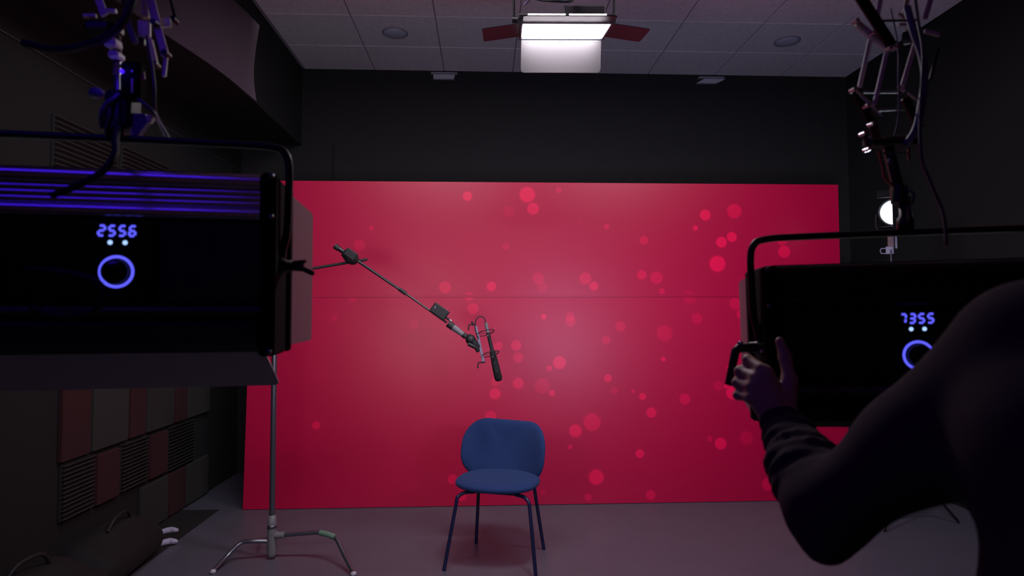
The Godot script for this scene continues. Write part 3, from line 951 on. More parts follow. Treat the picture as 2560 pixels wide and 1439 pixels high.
func ceiling_panel() -> void:
	# glowing face looks down; origin at the middle of the face
	var t := thing("ceiling_panel_light", "lit white panel light with open barn doors hanging from the ceiling", "studio light", Vector3(0.388, 2.784, -2.92))
	t.rotation_degrees = Vector3(11, -2, 0)
	var w := 0.40
	var d := 0.28
	part(t, "housing", rbox(Vector3(w + 0.05, 0.026, d + 0.03), 0.006), M.dark_sheet, at(Vector3(0, 0.026, 0)))
	for x in [-0.235, 0.235]:
		part(t, "light_leak", rbox(Vector3(w * 0.43, 0.006, 0.004), 0.001), M.panel_glow, at(Vector3(x * w, 0.034, d * 0.5 + 0.0145)))  # glowing strips stand in for lamp light leaking past the housing
	part(t, "diffuser", rbox(Vector3(w, 0.006, d), 0.001), M.panel_glow, at(Vector3(0, 0.006, 0)))
	area_light(t, Vector2(w - 0.006, d - 0.006), CEILING_PANEL_ENERGY, at(Vector3(0, 0.001, 0), Vector3(-90, 0, 0)))
	for s in [-1.0, 1.0]:
		part(t, "frame_rail", rbox(Vector3(w + 0.04, 0.012, 0.014), 0.003), M.steel, at(Vector3(0, 0.001, s * (d * 0.5 + 0.008))))
		part(t, "frame_rail", rbox(Vector3(0.014, 0.022, d), 0.003), M.steel, at(Vector3(s * (w * 0.5 + 0.008), 0.005, 0)))
	# far door hangs down, its inner face lit; near door flares to the camera
	var far := part(t, "barn_door", door_plate(w + 0.005, 0.158, 0.002), M.door_black, at(Vector3(0, -0.004, -d * 0.5 - 0.012), Vector3(6, 0, 0)))
	for x in [-0.175, 0.0, 0.175]:
		part(far, "hinge", rbox(Vector3(0.034, 0.01, 0.012), 0.003), M.steel, at(Vector3(x, 0.004, 0.003)))
		part(far, "hinge_mark", rbox(Vector3(0.02, 0.004, 0.0006), 0.0002), M.dark_metal, at(Vector3(x, -0.012, 0.0019)))
	part(t, "barn_door", door_plate(w + 0.005, 0.16, 0.002), M.door_black, at(Vector3(0, -0.002, d * 0.5 + 0.02), Vector3(-85, 0, 0)))
	for s in [-1.0, 1.0]:
		part(t, "barn_door", door_plate(d - 0.04, 0.175, 0.0, 0.014), M.door_black, Transform3D(Basis.from_euler(Vector3(0, 0, s * deg_to_rad(-8.0))) * Basis(Vector3(0, 0, s), Vector3(-s, 0, 0), Vector3(0, 1, 0)), Vector3(s * (w * 0.5 + 0.018), 0.004, 0.0)))
		part(t, "door_hinge", rod(Vector3(s * (w * 0.5 + 0.017), 0.008, -d * 0.45), Vector3(s * (w * 0.5 + 0.017), 0.008, d * 0.45), 0.005), M.chrome)
		part(t, "yoke_arm", rod(Vector3(s * (w * 0.5 + 0.042), 0.05, -0.02), Vector3(s * (w * 0.5 + 0.042), 0.34, -0.02), 0.006), M.dark_metal)
		part(t, "yoke_pivot", rod(Vector3(s * (w * 0.5 + 0.02), 0.055, -0.02), Vector3(s * (w * 0.5 + 0.05), 0.055, -0.02), 0.014), M.black_plastic)
	part(t, "yoke_bar", rod(Vector3(-w * 0.5 - 0.046, 0.34, -0.02), Vector3(w * 0.5 + 0.046, 0.34, -0.02), 0.006), M.dark_metal)
	part(t, "drop_tube", rod(Vector3(0, 0.34, -0.02), Vector3(0, 0.925, -0.02), 0.016), M.dark_metal)
	part(t, "rear_box", rbox(Vector3(0.2, 0.06, 0.16), 0.006), M.dark_sheet, at(Vector3(0.09, 0.072, -0.02)))
	var paths := [
		[Vector3(-0.19, 0.12, 0.0), Vector3(-0.12, 0.16, 0.05), Vector3(-0.02, 0.12, 0.06), Vector3(0.04, 0.15, 0.03), Vector3(-0.03, 0.2, 0.0), Vector3(0.0, 0.34, 0.0)],
		[Vector3(-0.2, 0.16, 0.02), Vector3(-0.1, 0.115, 0.08), Vector3(0.0, 0.14, 0.08), Vector3(0.03, 0.19, 0.04), Vector3(-0.06, 0.22, 0.02), Vector3(-0.02, 0.36, 0.01)],
		[Vector3(-0.18, 0.2, 0.0), Vector3(-0.14, 0.13, 0.06), Vector3(-0.06, 0.11, 0.09), Vector3(0.03, 0.12, 0.06), Vector3(0.02, 0.17, 0.02), Vector3(0.01, 0.33, 0.02)]]
	for i in 3:
		part(t, "lead", tube(smooth_path(paths[i], 6), 0.005, 8), M.cable_lit_violet if i < 2 else M.cable_black)

func tube_lamp() -> void:
	# violet-blue LED tube hung to the left of the camera; it tints cables and metal in the foreground
	var t := thing("led_tube_lamp", "violet-blue tube lamp hung out of view at the upper left", "tube lamp", Vector3(-1.3, 2.75, -0.2))
	part(t, "tube_body", rbox(Vector3(1.2, 0.05, 0.05), 0.008), M.black_plastic, at(Vector3(0, 0.035, 0)))
	part(t, "glow_tube", rod(Vector3(-0.58, 0, 0), Vector3(0.58, 0, 0), 0.018, 16), M.tube_glow)
	for x in [-0.5, 0.5]:
		part(t, "hanging_rod", rod(Vector3(x, 0.05, 0), Vector3(x, 0.95, 0), 0.006), M.dark_metal)
	var l := AreaLight3D.new()
	l.name = "tube_light"
	l.area_size = Vector2(1.16, 0.036)
	l.light_energy = TUBE_ENERGY
	l.light_color = Color8(70, 30, 255)
	l.area_range = 14.0
	l.shadow_enabled = true
	l.transform = at(Vector3(0, -0.016, -0.016), Vector3(-45, 0, 0))
	t.add_child(l)

func added_wash_light(label: String, where: Vector3, turn: float, energy: float) -> void:
	# added, unseen lamp that evens out the backdrop, hung from the ceiling above the camera's view, tipped toward the backdrop
	var t := thing("added_wash_light", label, "studio light", where, "added backdrop lights above the view")
	t.rotation_degrees = Vector3(-48, turn, 0)
	part(t, "housing", rbox(Vector3(1.06, 0.28, 0.09), 0.008), M.black_satin, at(Vector3(0, 0, 0.055)))
	part(t, "diffuser", rbox(Vector3(1.0, 0.24, 0.006), 0.001), M.panel_glow, at(Vector3(0, 0, 0.008)))
	area_light(t, Vector2(0.99, 0.235), energy, at(Vector3(0, 0, 0.003)))
	part(t, "barn_door", door_plate(1.0, 0.3, 0.1), M.black_plastic, Transform3D(Basis.from_euler(Vector3(deg_to_rad(20.0), 0, 0)) * Basis(Vector3(-1, 0, 0), Vector3(0, 0, 1), Vector3(0, 1, 0)), Vector3(0, 0.125, 0.0)))
	part(t, "barn_door", door_plate(1.0, 0.3, 0.05), M.black_plastic, Transform3D(Basis.from_euler(Vector3(deg_to_rad(-8.0), 0, 0)) * Basis(Vector3(-1, 0, 0), Vector3(0, 0, 1), Vector3(0, 1, 0)), Vector3(0, -0.125, 0.0)))
	for s in [-1.0, 1.0]:
		part(t, "barn_door", door_plate(0.24, 0.34, 0.06), M.black_plastic, Transform3D(Basis.from_euler(Vector3(0, -s * deg_to_rad(24.0), 0)) * Basis(Vector3(0, 1, 0), Vector3(0, 0, 1), Vector3(1, 0, 0)), Vector3(s * 0.505, 0, 0.0)))
	for x in [-0.45, 0.45]:
		part(t, "hanging_arm", rod(Vector3(x, 0.02, 0.09), Vector3(x, 0.02 + 0.05, 0.09 + 0.05), 0.01), M.dark_metal)

func fresnel() -> void:
	var p := Vector3(2.88, 2.13, -4.2)
	var t := thing("fresnel_spotlight", "small round spotlight with bright white lens beside the backdrop's right edge", "spotlight", p)
	t.rotation_degrees = Vector3(4, -34, 0)
	# barrel along z, lens toward +z
	var rx := Vector3(90, 0, 0)
	part(t, "barrel", lathe([Vector2(0, -0.14), Vector2(0.07, -0.14), Vector2(0.092, -0.12), Vector2(0.092, 0.03), Vector2(0.1, 0.035), Vector2(0.1, 0.055), Vector2(0.088, 0.055), Vector2(0.086, 0.0), Vector2(0, 0.0)], 32), M.black_satin, at(Vector3.ZERO, rx))
	part(t, "lens", lathe([Vector2(0.084, 0.0), Vector2(0.08, 0.012), Vector2(0.06, 0.024), Vector2(0.03, 0.031), Vector2(0, 0.033)], 32), M.fresnel_glow, at(Vector3(0, 0, 0.004), rx))
	# side leaf hides the right half of the lens
	part(t, "barn_door", rbox(Vector3(0.14, 0.23, 0.003), 0.001), M.black_plastic, at(Vector3(0.044, 0, 0.105), Vector3(0, 38, 0)))
	part(t, "barn_door", rbox(Vector3(0.2, 0.1, 0.003), 0.001), M.black_plastic, at(Vector3(0, 0.125, 0.085), Vector3(-55, 0, 0)))
	part(t, "barn_door", rbox(Vector3(0.2, 0.08, 0.003), 0.001), M.black_plastic, at(Vector3(0, -0.125, 0.08), Vector3(55, 0, 0)))
	part(t, "yoke", tube(smooth_path([Vector3(-0.108, 0, -0.04), Vector3(-0.112, -0.09, -0.04), Vector3(-0.08, -0.135, -0.04), Vector3(0, -0.14, -0.04), Vector3(0.08, -0.135, -0.04), Vector3(0.112, -0.09, -0.04), Vector3(0.108, 0, -0.04)], 5), 0.007, 10), M.dark_metal)
	part(t, "clamp_body", rbox(Vector3(0.042, 0.1, 0.03), 0.004), M.brown_metal, at(Vector3(-0.025, -0.195, -0.02)))
	part(t, "clamp_jaw", rbox(Vector3(0.05, 0.055, 0.034), 0.004), M.mount_grey, at(Vector3(-0.033, -0.265, -0.02)))
	part(t, "clamp_handle", tube(PackedVector3Array([Vector3(-0.055, -0.25, -0.02), Vector3(-0.085, -0.25, -0.02), Vector3(-0.091, -0.265, -0.02), Vector3(-0.085, -0.285, -0.02), Vector3(-0.055, -0.285, -0.02)]), 0.004, 8), M.mount_grey)
	part(t, "clamp_side", rbox(Vector3(0.014, 0.11, 0.02), 0.003), M.mount_grey, at(Vector3(0.007, -0.2, -0.02)))
	var l := SpotLight3D.new()
	l.name = "spot_lamp"
	l.position = Vector3(0, 0, 0.045)
	l.rotation_degrees = Vector3(0, 180, 0)
	l.spot_angle = 50
	l.spot_range = 14
	l.spot_attenuation = 2.0
	l.light_size = 0.07
	l.light_energy = FRESNEL_ENERGY
	l.light_color = Color(0.9, 0.93, 1.0)
	l.shadow_enabled = true
	t.add_child(l)
	# its stand
	var s := thing("light_stand", "slim metal stand carrying the small round spotlight at the right", "stand", Vector3(2.862, 0, -4.22))
	part(s, "pole", rod(Vector3(0, 0.05, 0), Vector3(0, 1.3, 0), 0.014), M.dark_metal)
	part(s, "upper_pole", rod(Vector3(0, 1.3, 0), Vector3(0, 1.87, 0), 0.0055), M.steel)
	part(s, "collar", rod(Vector3(0, 1.27, 0), Vector3(0, 1.33, 0), 0.02), M.black_plastic)
	for k in 3:
		var a := TAU * k / 3.0 + 0.3
		var dv := Vector3(cos(a), 0, sin(a))
		var leg := part(s, "leg", tube(PackedVector3Array([Vector3(0, 0.45, 0) + dv * 0.02, dv * 0.36 + Vector3(0, 0.012, 0)]), 0.009, 10), M.dark_metal)
		part(leg, "brace", rod(Vector3(0, 0.1, 0) + dv * 0.015, dv * 0.19 + Vector3(0, 0.235, 0), 0.005), M.dark_metal)

# ------------------------------------------------------------------ hangers, cables
func metal(key: String) -> StandardMaterial3D:
	return {"pale": M.pale_metal, "dark": M.dark_metal, "brown": M.brown_metal, "red": M.red_plastic}[key]

func cable(label: String, pts: Array, r: float, m: Material, group := "") -> void:
	solo("cable", tube(smooth_path(pts, 6), r, 10), m, label, "cable", Transform3D.IDENTITY, group)

func left_hanger() -> void:
	var t := thing("pantograph_hanger", "folding metal hanger holding the left panel light, blue light on its post", "light hanger", Vector3(-0.708, 1.8, -1.22))
	var o := t.position
	var bars := [
		[Vector3(-0.796, 2.090, -1.280), Vector3(-0.738, 2.005, -1.220), 0.0145, 0.006, "pale"],
		[Vector3(-0.742, 2.134, -1.360), Vector3(-0.729, 2.057, -1.340), 0.0061, 0.010, "pale"],
		[Vector3(-0.734, 2.134, -1.360), Vector3(-0.721, 2.057, -1.340), 0.0061, 0.010, "pale"],
		[Vector3(-0.668, 2.071, -1.240), Vector3(-0.638, 1.987, -1.220), 0.0159, 0.006, "pale"],
		[Vector3(-0.638, 1.987, -1.220), Vector3(-0.610, 1.917, -1.200), 0.0141, 0.006, "pale"],
		[Vector3(-0.710, 2.156, -1.400), Vector3(-0.681, 2.074, -1.380), 0.0063, 0.008, "dark"],
		[Vector3(-0.671, 1.976, -1.260), Vector3(-0.647, 1.913, -1.240), 0.0073, 0.010, "pale"],
		[Vector3(-0.609, 1.919, -1.200), Vector3(-0.607, 1.873, -1.190), 0.0069, 0.005, "pale"]]
	for b in bars:
		bar(t, "scissor_bar", b[0] - o, b[1] - o, b[2], b[3], metal(b[4]))
	for p in [[Vector3(-0.796, 2.017, -1.25), Vector3(-0.772, 2.017, -1.25)], [Vector3(-0.748, 2.018, -1.23), Vector3(-0.722, 2.018, -1.23)]]:
		part(t, "cross_rod", rod(p[0] - o, p[1] - o, 0.0045), M.pale_metal)
	var plates := [
		[Vector3(-0.722, 2.049, -1.330), Vector3(-0.721, 2.009, -1.330), 0.0257, 0.012, "pale"],
		[Vector3(-0.726, 2.009, -1.330), Vector3(-0.726, 1.991, -1.330), 0.0129, 0.012, "dark"],
		[Vector3(-0.635, 2.010, -1.240), Vector3(-0.633, 1.991, -1.240), 0.0240, 0.006, "pale"],
		[Vector3(-0.757, 2.006, -1.250), Vector3(-0.756, 1.971, -1.250), 0.0640, 0.050, "dark"]]
	for b in plates:
		bar(t, "joint_plate", b[0] - o, b[1] - o, b[2], b[3], metal(b[4]))
	for p in [Vector3(-0.638, 1.987, -1.212), Vector3(-0.681, 2.07, -1.372), Vector3(-0.645, 1.912, -1.23), Vector3(-0.607, 1.92, -1.195)]:
		part(t, "pivot_bolt", rod(p - o + Vector3(0, 0, -0.012), p - o + Vector3(0, 0, 0.008), 0.006), M.dark_metal)
	for b in [[Vector3(-0.722, 1.957, -1.22), Vector3(-0.719, 1.938, -1.22), 0.023], [Vector3(-0.714, 1.931, -1.22), Vector3(-0.713, 1.916, -1.22), 0.02]]:
		part(t, "coupler", rbox(Vector3(b[2], b[0].distance_to(b[1]), 0.03), 0.004), M.pale_metal, along(b[0] - o, b[1] - o))
	part(t, "socket", rod(Vector3(-0.713, 1.912, -1.22) - o, Vector3(-0.712, 1.886, -1.22) - o, 0.0075), M.chrome)
	part(t, "post", rod(Vector3(-0.712, 1.89, -1.22) - o, Vector3(-0.708, 1.80, -1.22) - o, 0.0055), M.steel)
	part(t, "clamp", rbox(Vector3(0.05, 0.075, 0.045), 0.006), M.black_plastic, at(Vector3(-0.700, 1.815, -1.222) - o))
	part(t, "clamp_knob", ball(Vector3(0.014, 0.011, 0.011), 12), M.cable_lit_violet, at(Vector3(-0.741, 1.845, -1.205) - o))
	part(t, "mast", rod(Vector3(-0.72, 2.1, -1.30) - o, Vector3(-0.72, 3.70, -1.30) - o, 0.022), M.dark_metal)
	part(t, "mast_link", rod(Vector3(-0.796, 2.09, -1.28) - o, Vector3(-0.665, 2.09, -1.26) - o, 0.012), M.dark_metal)
	part(t, "coupler_neck", rod(Vector3(-0.725, 1.97, -1.235) - o, Vector3(-0.712, 1.9, -1.222) - o, 0.009), M.dark_metal)
	# driver box with its blue indicator
	var d := thing("driver_box", "black electronics box with a glowing blue dot above the left panel light", "electronics box", Vector3(-0.667, 1.865, -1.198))
	part(d, "case", rbox(Vector3(0.036, 0.072, 0.03), 0.004), M.cap_black)
	part(d, "glint_screw", ball(Vector3.ONE * 0.0025, 8), M.chrome, at(Vector3(0.006, 0.015, 0.0155)))
	var led := part(d, "indicator_light", ball(Vector3.ONE * 0.0042, 12), M.indicator_blue, at(Vector3(-0.013, 0.014, 0.017)))
	var ol := OmniLight3D.new()
	ol.name = "indicator_lamp"
	ol.light_color = Color8(70, 30, 255)
	ol.light_energy = INDICATOR_ENERGY
	ol.light_size = 0.003
	ol.omni_range = 10.0
	ol.omni_attenuation = 2.0
	ol.shadow_enabled = true
	led.add_child(ol)
	part(d, "label_strip", rbox(Vector3(0.004, 0.027, 0.002), 0.0005), M.pale_metal, at(Vector3(0.006, -0.013, 0.016)))
	part(d, "red_tag", prism(PackedVector2Array([Vector2(-0.005, -0.008), Vector2(0.006, -0.006), Vector2(0.004, 0.009)]), 0.002), M.red_plastic, at(Vector3(0.02, 0.008, 0.01)))
	var b := thing("connector_pouch", "dark pouch with pale corner hanging under the left hanger's cables", "pouch", Vector3(-0.662, 1.787, -1.215))
	part(b, "pouch", prism(PackedVector2Array([Vector2(-0.014, -0.02), Vector2(-0.004, -0.024), Vector2(0.016, 0.004), Vector2(0.012, 0.02), Vector2(-0.014, 0.022)]), 0.012), M.cable_lit_violet)
	part(b, "pale_corner", rbox(Vector3(0.012, 0.014, 0.013), 0.002), M.pale_metal, at(Vector3(0.018, 0.012, 0), Vector3(0, 0, -25)))
	part(b, "pale_edge", rbox(Vector3(0.004, 0.024, 0.013), 0.001), M.pale_metal, at(Vector3(-0.014, -0.012, 0.001), Vector3(0, 0, 10)))
	var g := "cables over the left panel light"
	cable("cable coloured as blue-lit, curling left below the blue-lit post", [Vector3(-0.697, 1.841, -1.200), Vector3(-0.699, 1.830, -1.190), Vector3(-0.709, 1.813, -1.180), Vector3(-0.715, 1.793, -1.180), Vector3(-0.725, 1.778, -1.200)], 0.0042, M.cable_lit_violet, g)
	cable("short cable end, coloured as blue-lit, hanging beside the black clamp", [Vector3(-0.706, 1.821, -1.190), Vector3(-0.704, 1.796, -1.185), Vector3(-0.711, 1.778, -1.19), Vector3(-0.720, 1.768, -1.205)], 0.003, M.cable_lit_violet, g)
	cable("blue-lit cable arching right toward the lamp's bracket", [Vector3(-0.677, 1.838, -1.200), Vector3(-0.654, 1.829, -1.190), Vector3(-0.636, 1.815, -1.190), Vector3(-0.628, 1.804, -1.200), Vector3(-0.632, 1.793, -1.230), Vector3(-0.626, 1.765, -1.260)], 0.0036, M.cable_lit_violet, g)
	cable("grey cable dropping from the left hanger's pale plate", [Vector3(-0.647, 1.956, -1.200), Vector3(-0.630, 1.897, -1.190), Vector3(-0.624, 1.851, -1.190), Vector3(-0.630, 1.814, -1.205), Vector3(-0.640, 1.797, -1.240), Vector3(-0.639, 1.763, -1.260)], 0.0026, M.cable_grey, g)
	cable("thick black cable looping down across the left lamp's fins", [Vector3(-0.690, 1.775, -1.19), Vector3(-0.665, 1.735, -1.14), Vector3(-0.645, 1.702, -1.105), Vector3(-0.657, 1.667, -1.09), Vector3(-0.700, 1.642, -1.09), Vector3(-0.752, 1.630, -1.11)], 0.006, M.cable_black, g)
	cable("dim black cable loop in front of the left lamp's control panel", [Vector3(-0.789, 1.500, -1.110), Vector3(-0.709, 1.493, -1.075), Vector3(-0.647, 1.479, -1.060), Vector3(-0.629, 1.452, -1.060), Vector3(-0.649, 1.427, -1.060), Vector3(-0.707, 1.419, -1.070), Vector3(-0.770, 1.434, -1.095)], 0.0055, M.cable_black, g)
	cable("black cable swinging across the top of the left hanger", [Vector3(-0.676, 2.10, -1.220), Vector3(-0.671, 2.010, -1.190), Vector3(-0.678, 1.969, -1.175), Vector3(-0.696, 1.950, -1.175), Vector3(-0.728, 1.934, -1.18), Vector3(-0.807, 1.926, -1.200), Vector3(-0.909, 1.96, -1.250)], 0.0075, M.cable_black, g)
	cable("cable, coloured as blue-lit, behind the top bars of the left hanger", [Vector3(-0.752, 2.14, -1.300), Vector3(-0.751, 2.067, -1.310), Vector3(-0.747, 2.045, -1.310), Vector3(-0.738, 2.02, -1.305), Vector3(-0.722, 1.985, -1.300)], 0.0065, M.cable_lit_violet, g)

func right_hanger() -> void:
	var t := thing("pantograph_hanger", "open scissor hanger of pale metal bars above the right panel light", "light hanger", Vector3(0.9, 1.6, -1.28))
	var o := t.position
	var bars := [
		[Vector3(0.846, 2.110, -1.250), Vector3(0.832, 2.047, -1.250), 0.0105, 0.006, "pale"],
		[Vector3(0.985, 2.172, -1.360), Vector3(0.969, 2.107, -1.360), 0.0105, 0.006, "pale"],
		[Vector3(0.920, 2.085, -1.200), Vector3(0.898, 2.019, -1.200), 0.0116, 0.006, "pale"],
		[Vector3(0.741, 2.070, -1.180), Vector3(0.829, 1.961, -1.200), 0.0230, 0.010, "dark"],
		[Vector3(0.780, 2.028, -1.240), Vector3(0.844, 1.976, -1.240), 0.0136, 0.014, "pale"],
		[Vector3(0.816, 1.999, -1.250), Vector3(0.790, 1.895, -1.250), 0.0089, 0.006, "pale"],
		[Vector3(0.832, 1.965, -1.220), Vector3(0.801, 1.846, -1.220), 0.0087, 0.006, "pale"],
		[Vector3(0.994, 2.042, -1.360), Vector3(0.961, 1.942, -1.360), 0.0105, 0.006, "pale"],
		[Vector3(0.941, 1.970, -1.220), Vector3(0.921, 1.901, -1.220), 0.0063, 0.005, "dark"],
		[Vector3(0.941, 2.101, -1.340), Vector3(0.983, 2.072, -1.340), 0.0078, 0.006, "pale"],
		[Vector3(0.912, 2.004, -1.220), Vector3(0.945, 1.996, -1.220), 0.0087, 0.006, "pale"],
		[Vector3(0.934, 2.070, -1.330), Vector3(0.972, 2.072, -1.330), 0.0069, 0.006, "pale"],
		[Vector3(0.927, 2.041, -1.300), Vector3(0.953, 2.043, -1.300), 0.0075, 0.006, "pale"],
		[Vector3(0.767, 1.885, -1.230), Vector3(0.822, 1.828, -1.230), 0.0056, 0.004, "pale"],
		[Vector3(0.951, 1.942, -1.360), Vector3(0.966, 1.929, -1.360), 0.0079, 0.006, "pale"],
		[Vector3(0.966, 1.922, -1.350), Vector3(0.988, 1.906, -1.350), 0.0052, 0.004, "pale"],
		[Vector3(0.791, 1.795, -1.240), Vector3(0.800, 1.761, -1.240), 0.0104, 0.005, "brown"],
		[Vector3(0.928, 1.809, -1.300), Vector3(0.928, 1.753, -1.300), 0.0050, 0.004, "red"],
		[Vector3(0.944, 1.903, -1.330), Vector3(0.977, 1.835, -1.330), 0.0189, 0.010, "dark"]]
	for b in bars:
		bar(t, "scissor_bar", b[0] - o, b[1] - o, b[2], b[3], metal(b[4]))
	bar(t, "side_plate", Vector3(0.776, 1.885, -1.24) - o, Vector3(0.810, 1.817, -1.24) - o, 0.0208, 0.004, M.dark_metal)
	bar(t, "side_plate", Vector3(0.808, 1.823, -1.24) - o, Vector3(0.816, 1.784, -1.24) - o, 0.0192, 0.004, M.brown_metal)
	for r in [[Vector3(0.789, 1.881, -1.240), Vector3(0.949, 1.927, -1.360)], [Vector3(0.822, 1.843, -1.240), Vector3(0.950, 1.881, -1.340)], [Vector3(0.835, 1.789, -1.250), Vector3(0.940, 1.813, -1.320)], [Vector3(0.835, 1.755, -1.250), Vector3(0.939, 1.777, -1.320)]]:
		part(t, "cross_rod", rod(r[0] - o, r[1] - o, 0.0024), M.steel)
	part(t, "cross_rod", rod(Vector3(0.838, 2.038, -1.250) - o, Vector3(0.981, 2.086, -1.340) - o, 0.003), M.dark_metal)
	for p in [Vector3(0.760, 1.880, -1.220), Vector3(0.788, 1.847, -1.220), Vector3(0.797, 1.809, -1.220), Vector3(0.785, 1.792, -1.230), Vector3(0.793, 1.759, -1.230), Vector3(0.818, 1.954, -1.190), Vector3(0.831, 1.956, -1.190), Vector3(0.941, 2.022, -1.280), Vector3(0.772, 2.026, -1.225), Vector3(0.808, 2.002, -1.225)]:
		part(t, "pivot_bolt", rod(p - o + Vector3(0, 0, -0.014), p - o + Vector3(0, 0, 0.004), 0.0042), M.chrome)
	part(t, "joint_knob", rod(Vector3(0.925, 2.025, -1.30) - o, Vector3(0.938, 2.023, -1.283) - o, 0.014), M.black_plastic)
	part(t, "spine", rod(Vector3(0.878, 1.80, -1.30) - o, Vector3(0.890, 1.672, -1.278) - o, 0.011), M.black_plastic)
	part(t, "socket", rod(Vector3(0.889, 1.69, -1.278) - o, Vector3(0.887, 1.655, -1.276) - o, 0.017), M.black_plastic)
	part(t, "socket_bracket", rbox(Vector3(0.12, 0.02, 0.03), 0.004), M.black_plastic, at(Vector3(0.885, 1.79, -1.29) - o))
	part(t, "mast", rod(Vector3(0.9, 2.16, -1.30) - o, Vector3(0.9, 3.70, -1.30) - o, 0.022), M.dark_metal)
	part(t, "mast_link", rod(Vector3(0.745, 2.09, -1.24) - o, Vector3(0.985, 2.17, -1.355) - o, 0.012), M.dark_metal)
	part(t, "blue_indicator_cap", ball(Vector3(0.006, 0.006, 0.004), 10), M.tape_blue, at(Vector3(0.860, 1.742, -1.262) - o))
	var g := "cables over the right panel light"
	cable("short red cable under the right hanger's lowest bars", [Vector3(0.828, 1.76, -1.250), Vector3(0.833, 1.737, -1.250), Vector3(0.840, 1.724, -1.255), Vector3(0.846, 1.705, -1.26), Vector3(0.872, 1.69, -1.27)], 0.0026, M.red_plastic, g)
	cable("long dark cable swinging down right of the bright spotlight", [Vector3(0.915, 2.10, -1.25), Vector3(0.915, 2.028, -1.240), Vector3(0.908, 1.951, -1.220), Vector3(0.897, 1.817, -1.220), Vector3(0.898, 1.737, -1.220), Vector3(0.912, 1.697, -1.220), Vector3(0.924, 1.666, -1.220), Vector3(0.937, 1.635, -1.220), Vector3(0.943, 1.602, -1.220), Vector3(0.949, 1.560, -1.226)], 0.0032, M.cable_grey, g)
	cable("thick cable, coloured as blue-lit, running down the right hanger", [Vector3(0.912, 2.08, -1.27), Vector3(0.918, 2.021, -1.260), Vector3(0.925, 1.973, -1.250), Vector3(0.925, 1.917, -1.240), Vector3(0.916, 1.858, -1.240), Vector3(0.909, 1.807, -1.25), Vector3(0.9, 1.78, -1.27)], 0.0075, M.cable_lit_violet, g)
	cable("thin wire, coloured as blue-lit, inside the right hanger's bars", [Vector3(0.883, 2.08, -1.28), Vector3(0.883, 1.985, -1.260), Vector3(0.882, 1.916, -1.260), Vector3(0.887, 1.842, -1.270), Vector3(0.884, 1.795, -1.285)], 0.0018, M.cable_lit_violet, g)
	cable("curled grey cable end right of the bright spotlight", [Vector3(0.889, 1.685, -1.262), Vector3(0.901, 1.672, -1.252), Vector3(0.900, 1.655, -1.252), Vector3(0.889, 1.642, -1.252), Vector3(0.893, 1.612, -1.256)], 0.0028, M.cable_grey, g)

func cloth_panel() -> void:
	# stretched white cloth hung under the ceiling at the left; edges pulled in between the corners
	var c := [Vector3(-0.955, 2.645, -2.6), Vector3(-0.945, 2.320, -2.62), Vector3(-1.18, 2.10, -1.75), Vector3(-1.02, 2.52, -1.6)]
	c[0] = Vector3(-0.940, 2.634, -2.6)
	c[1] = Vector3(-0.943, 2.312, -2.6)
	c[2] = Vector3(-1.090, 2.345, -1.8)
	c[3] = Vector3(-0.960, 2.60, -1.8)
	var st := fresh()
	var n := 20
	var g := []
	for j in n + 1:
		var row := []
		for i in n + 1:
			var u := float(i) / n
			var v := float(j) / n
			var pu := u + 0.05 * sin(PI * v) * (0.5 - u) * 2.0
			var pv := v + 0.04 * sin(PI * u) * (0.5 - v) * 2.0
			var p: Vector3 = c[0].lerp(c[3], pu).lerp(c[1].lerp(c[2], pu), pv)
			p += Vector3(0.03, -0.02, 0.01) * sin(PI * u) * sin(PI * v) + Vector3(0.004, 0, 0) * sin(9.0 * u + 5.0 * v)
			row.append(p)
		g.append(row)
	for j in n:
		for i in n:
			quad(st, g[j][i], g[j + 1][i], g[j + 1][i + 1], g[j][i + 1])
			var k := Vector3(-0.003, 0, 0)
			quad(st, g[j][i] + k, g[j][i + 1] + k, g[j + 1][i + 1] + k, g[j + 1][i] + k)
	var t := thing("diffusion_cloth", "pale lilac stretched cloth hanging at the upper left below the ceiling", "cloth")
	part(t, "cloth", done(st), M.diffusion_cloth)
	part(t, "cord", rod(c[0], Vector3(-1.68, 3.08, -2.6), 0.002, 6), M.cable_black)
	part(t, "cord", rod(c[3], Vector3(-1.68, 3.08, -1.8), 0.002, 6), M.cable_black)

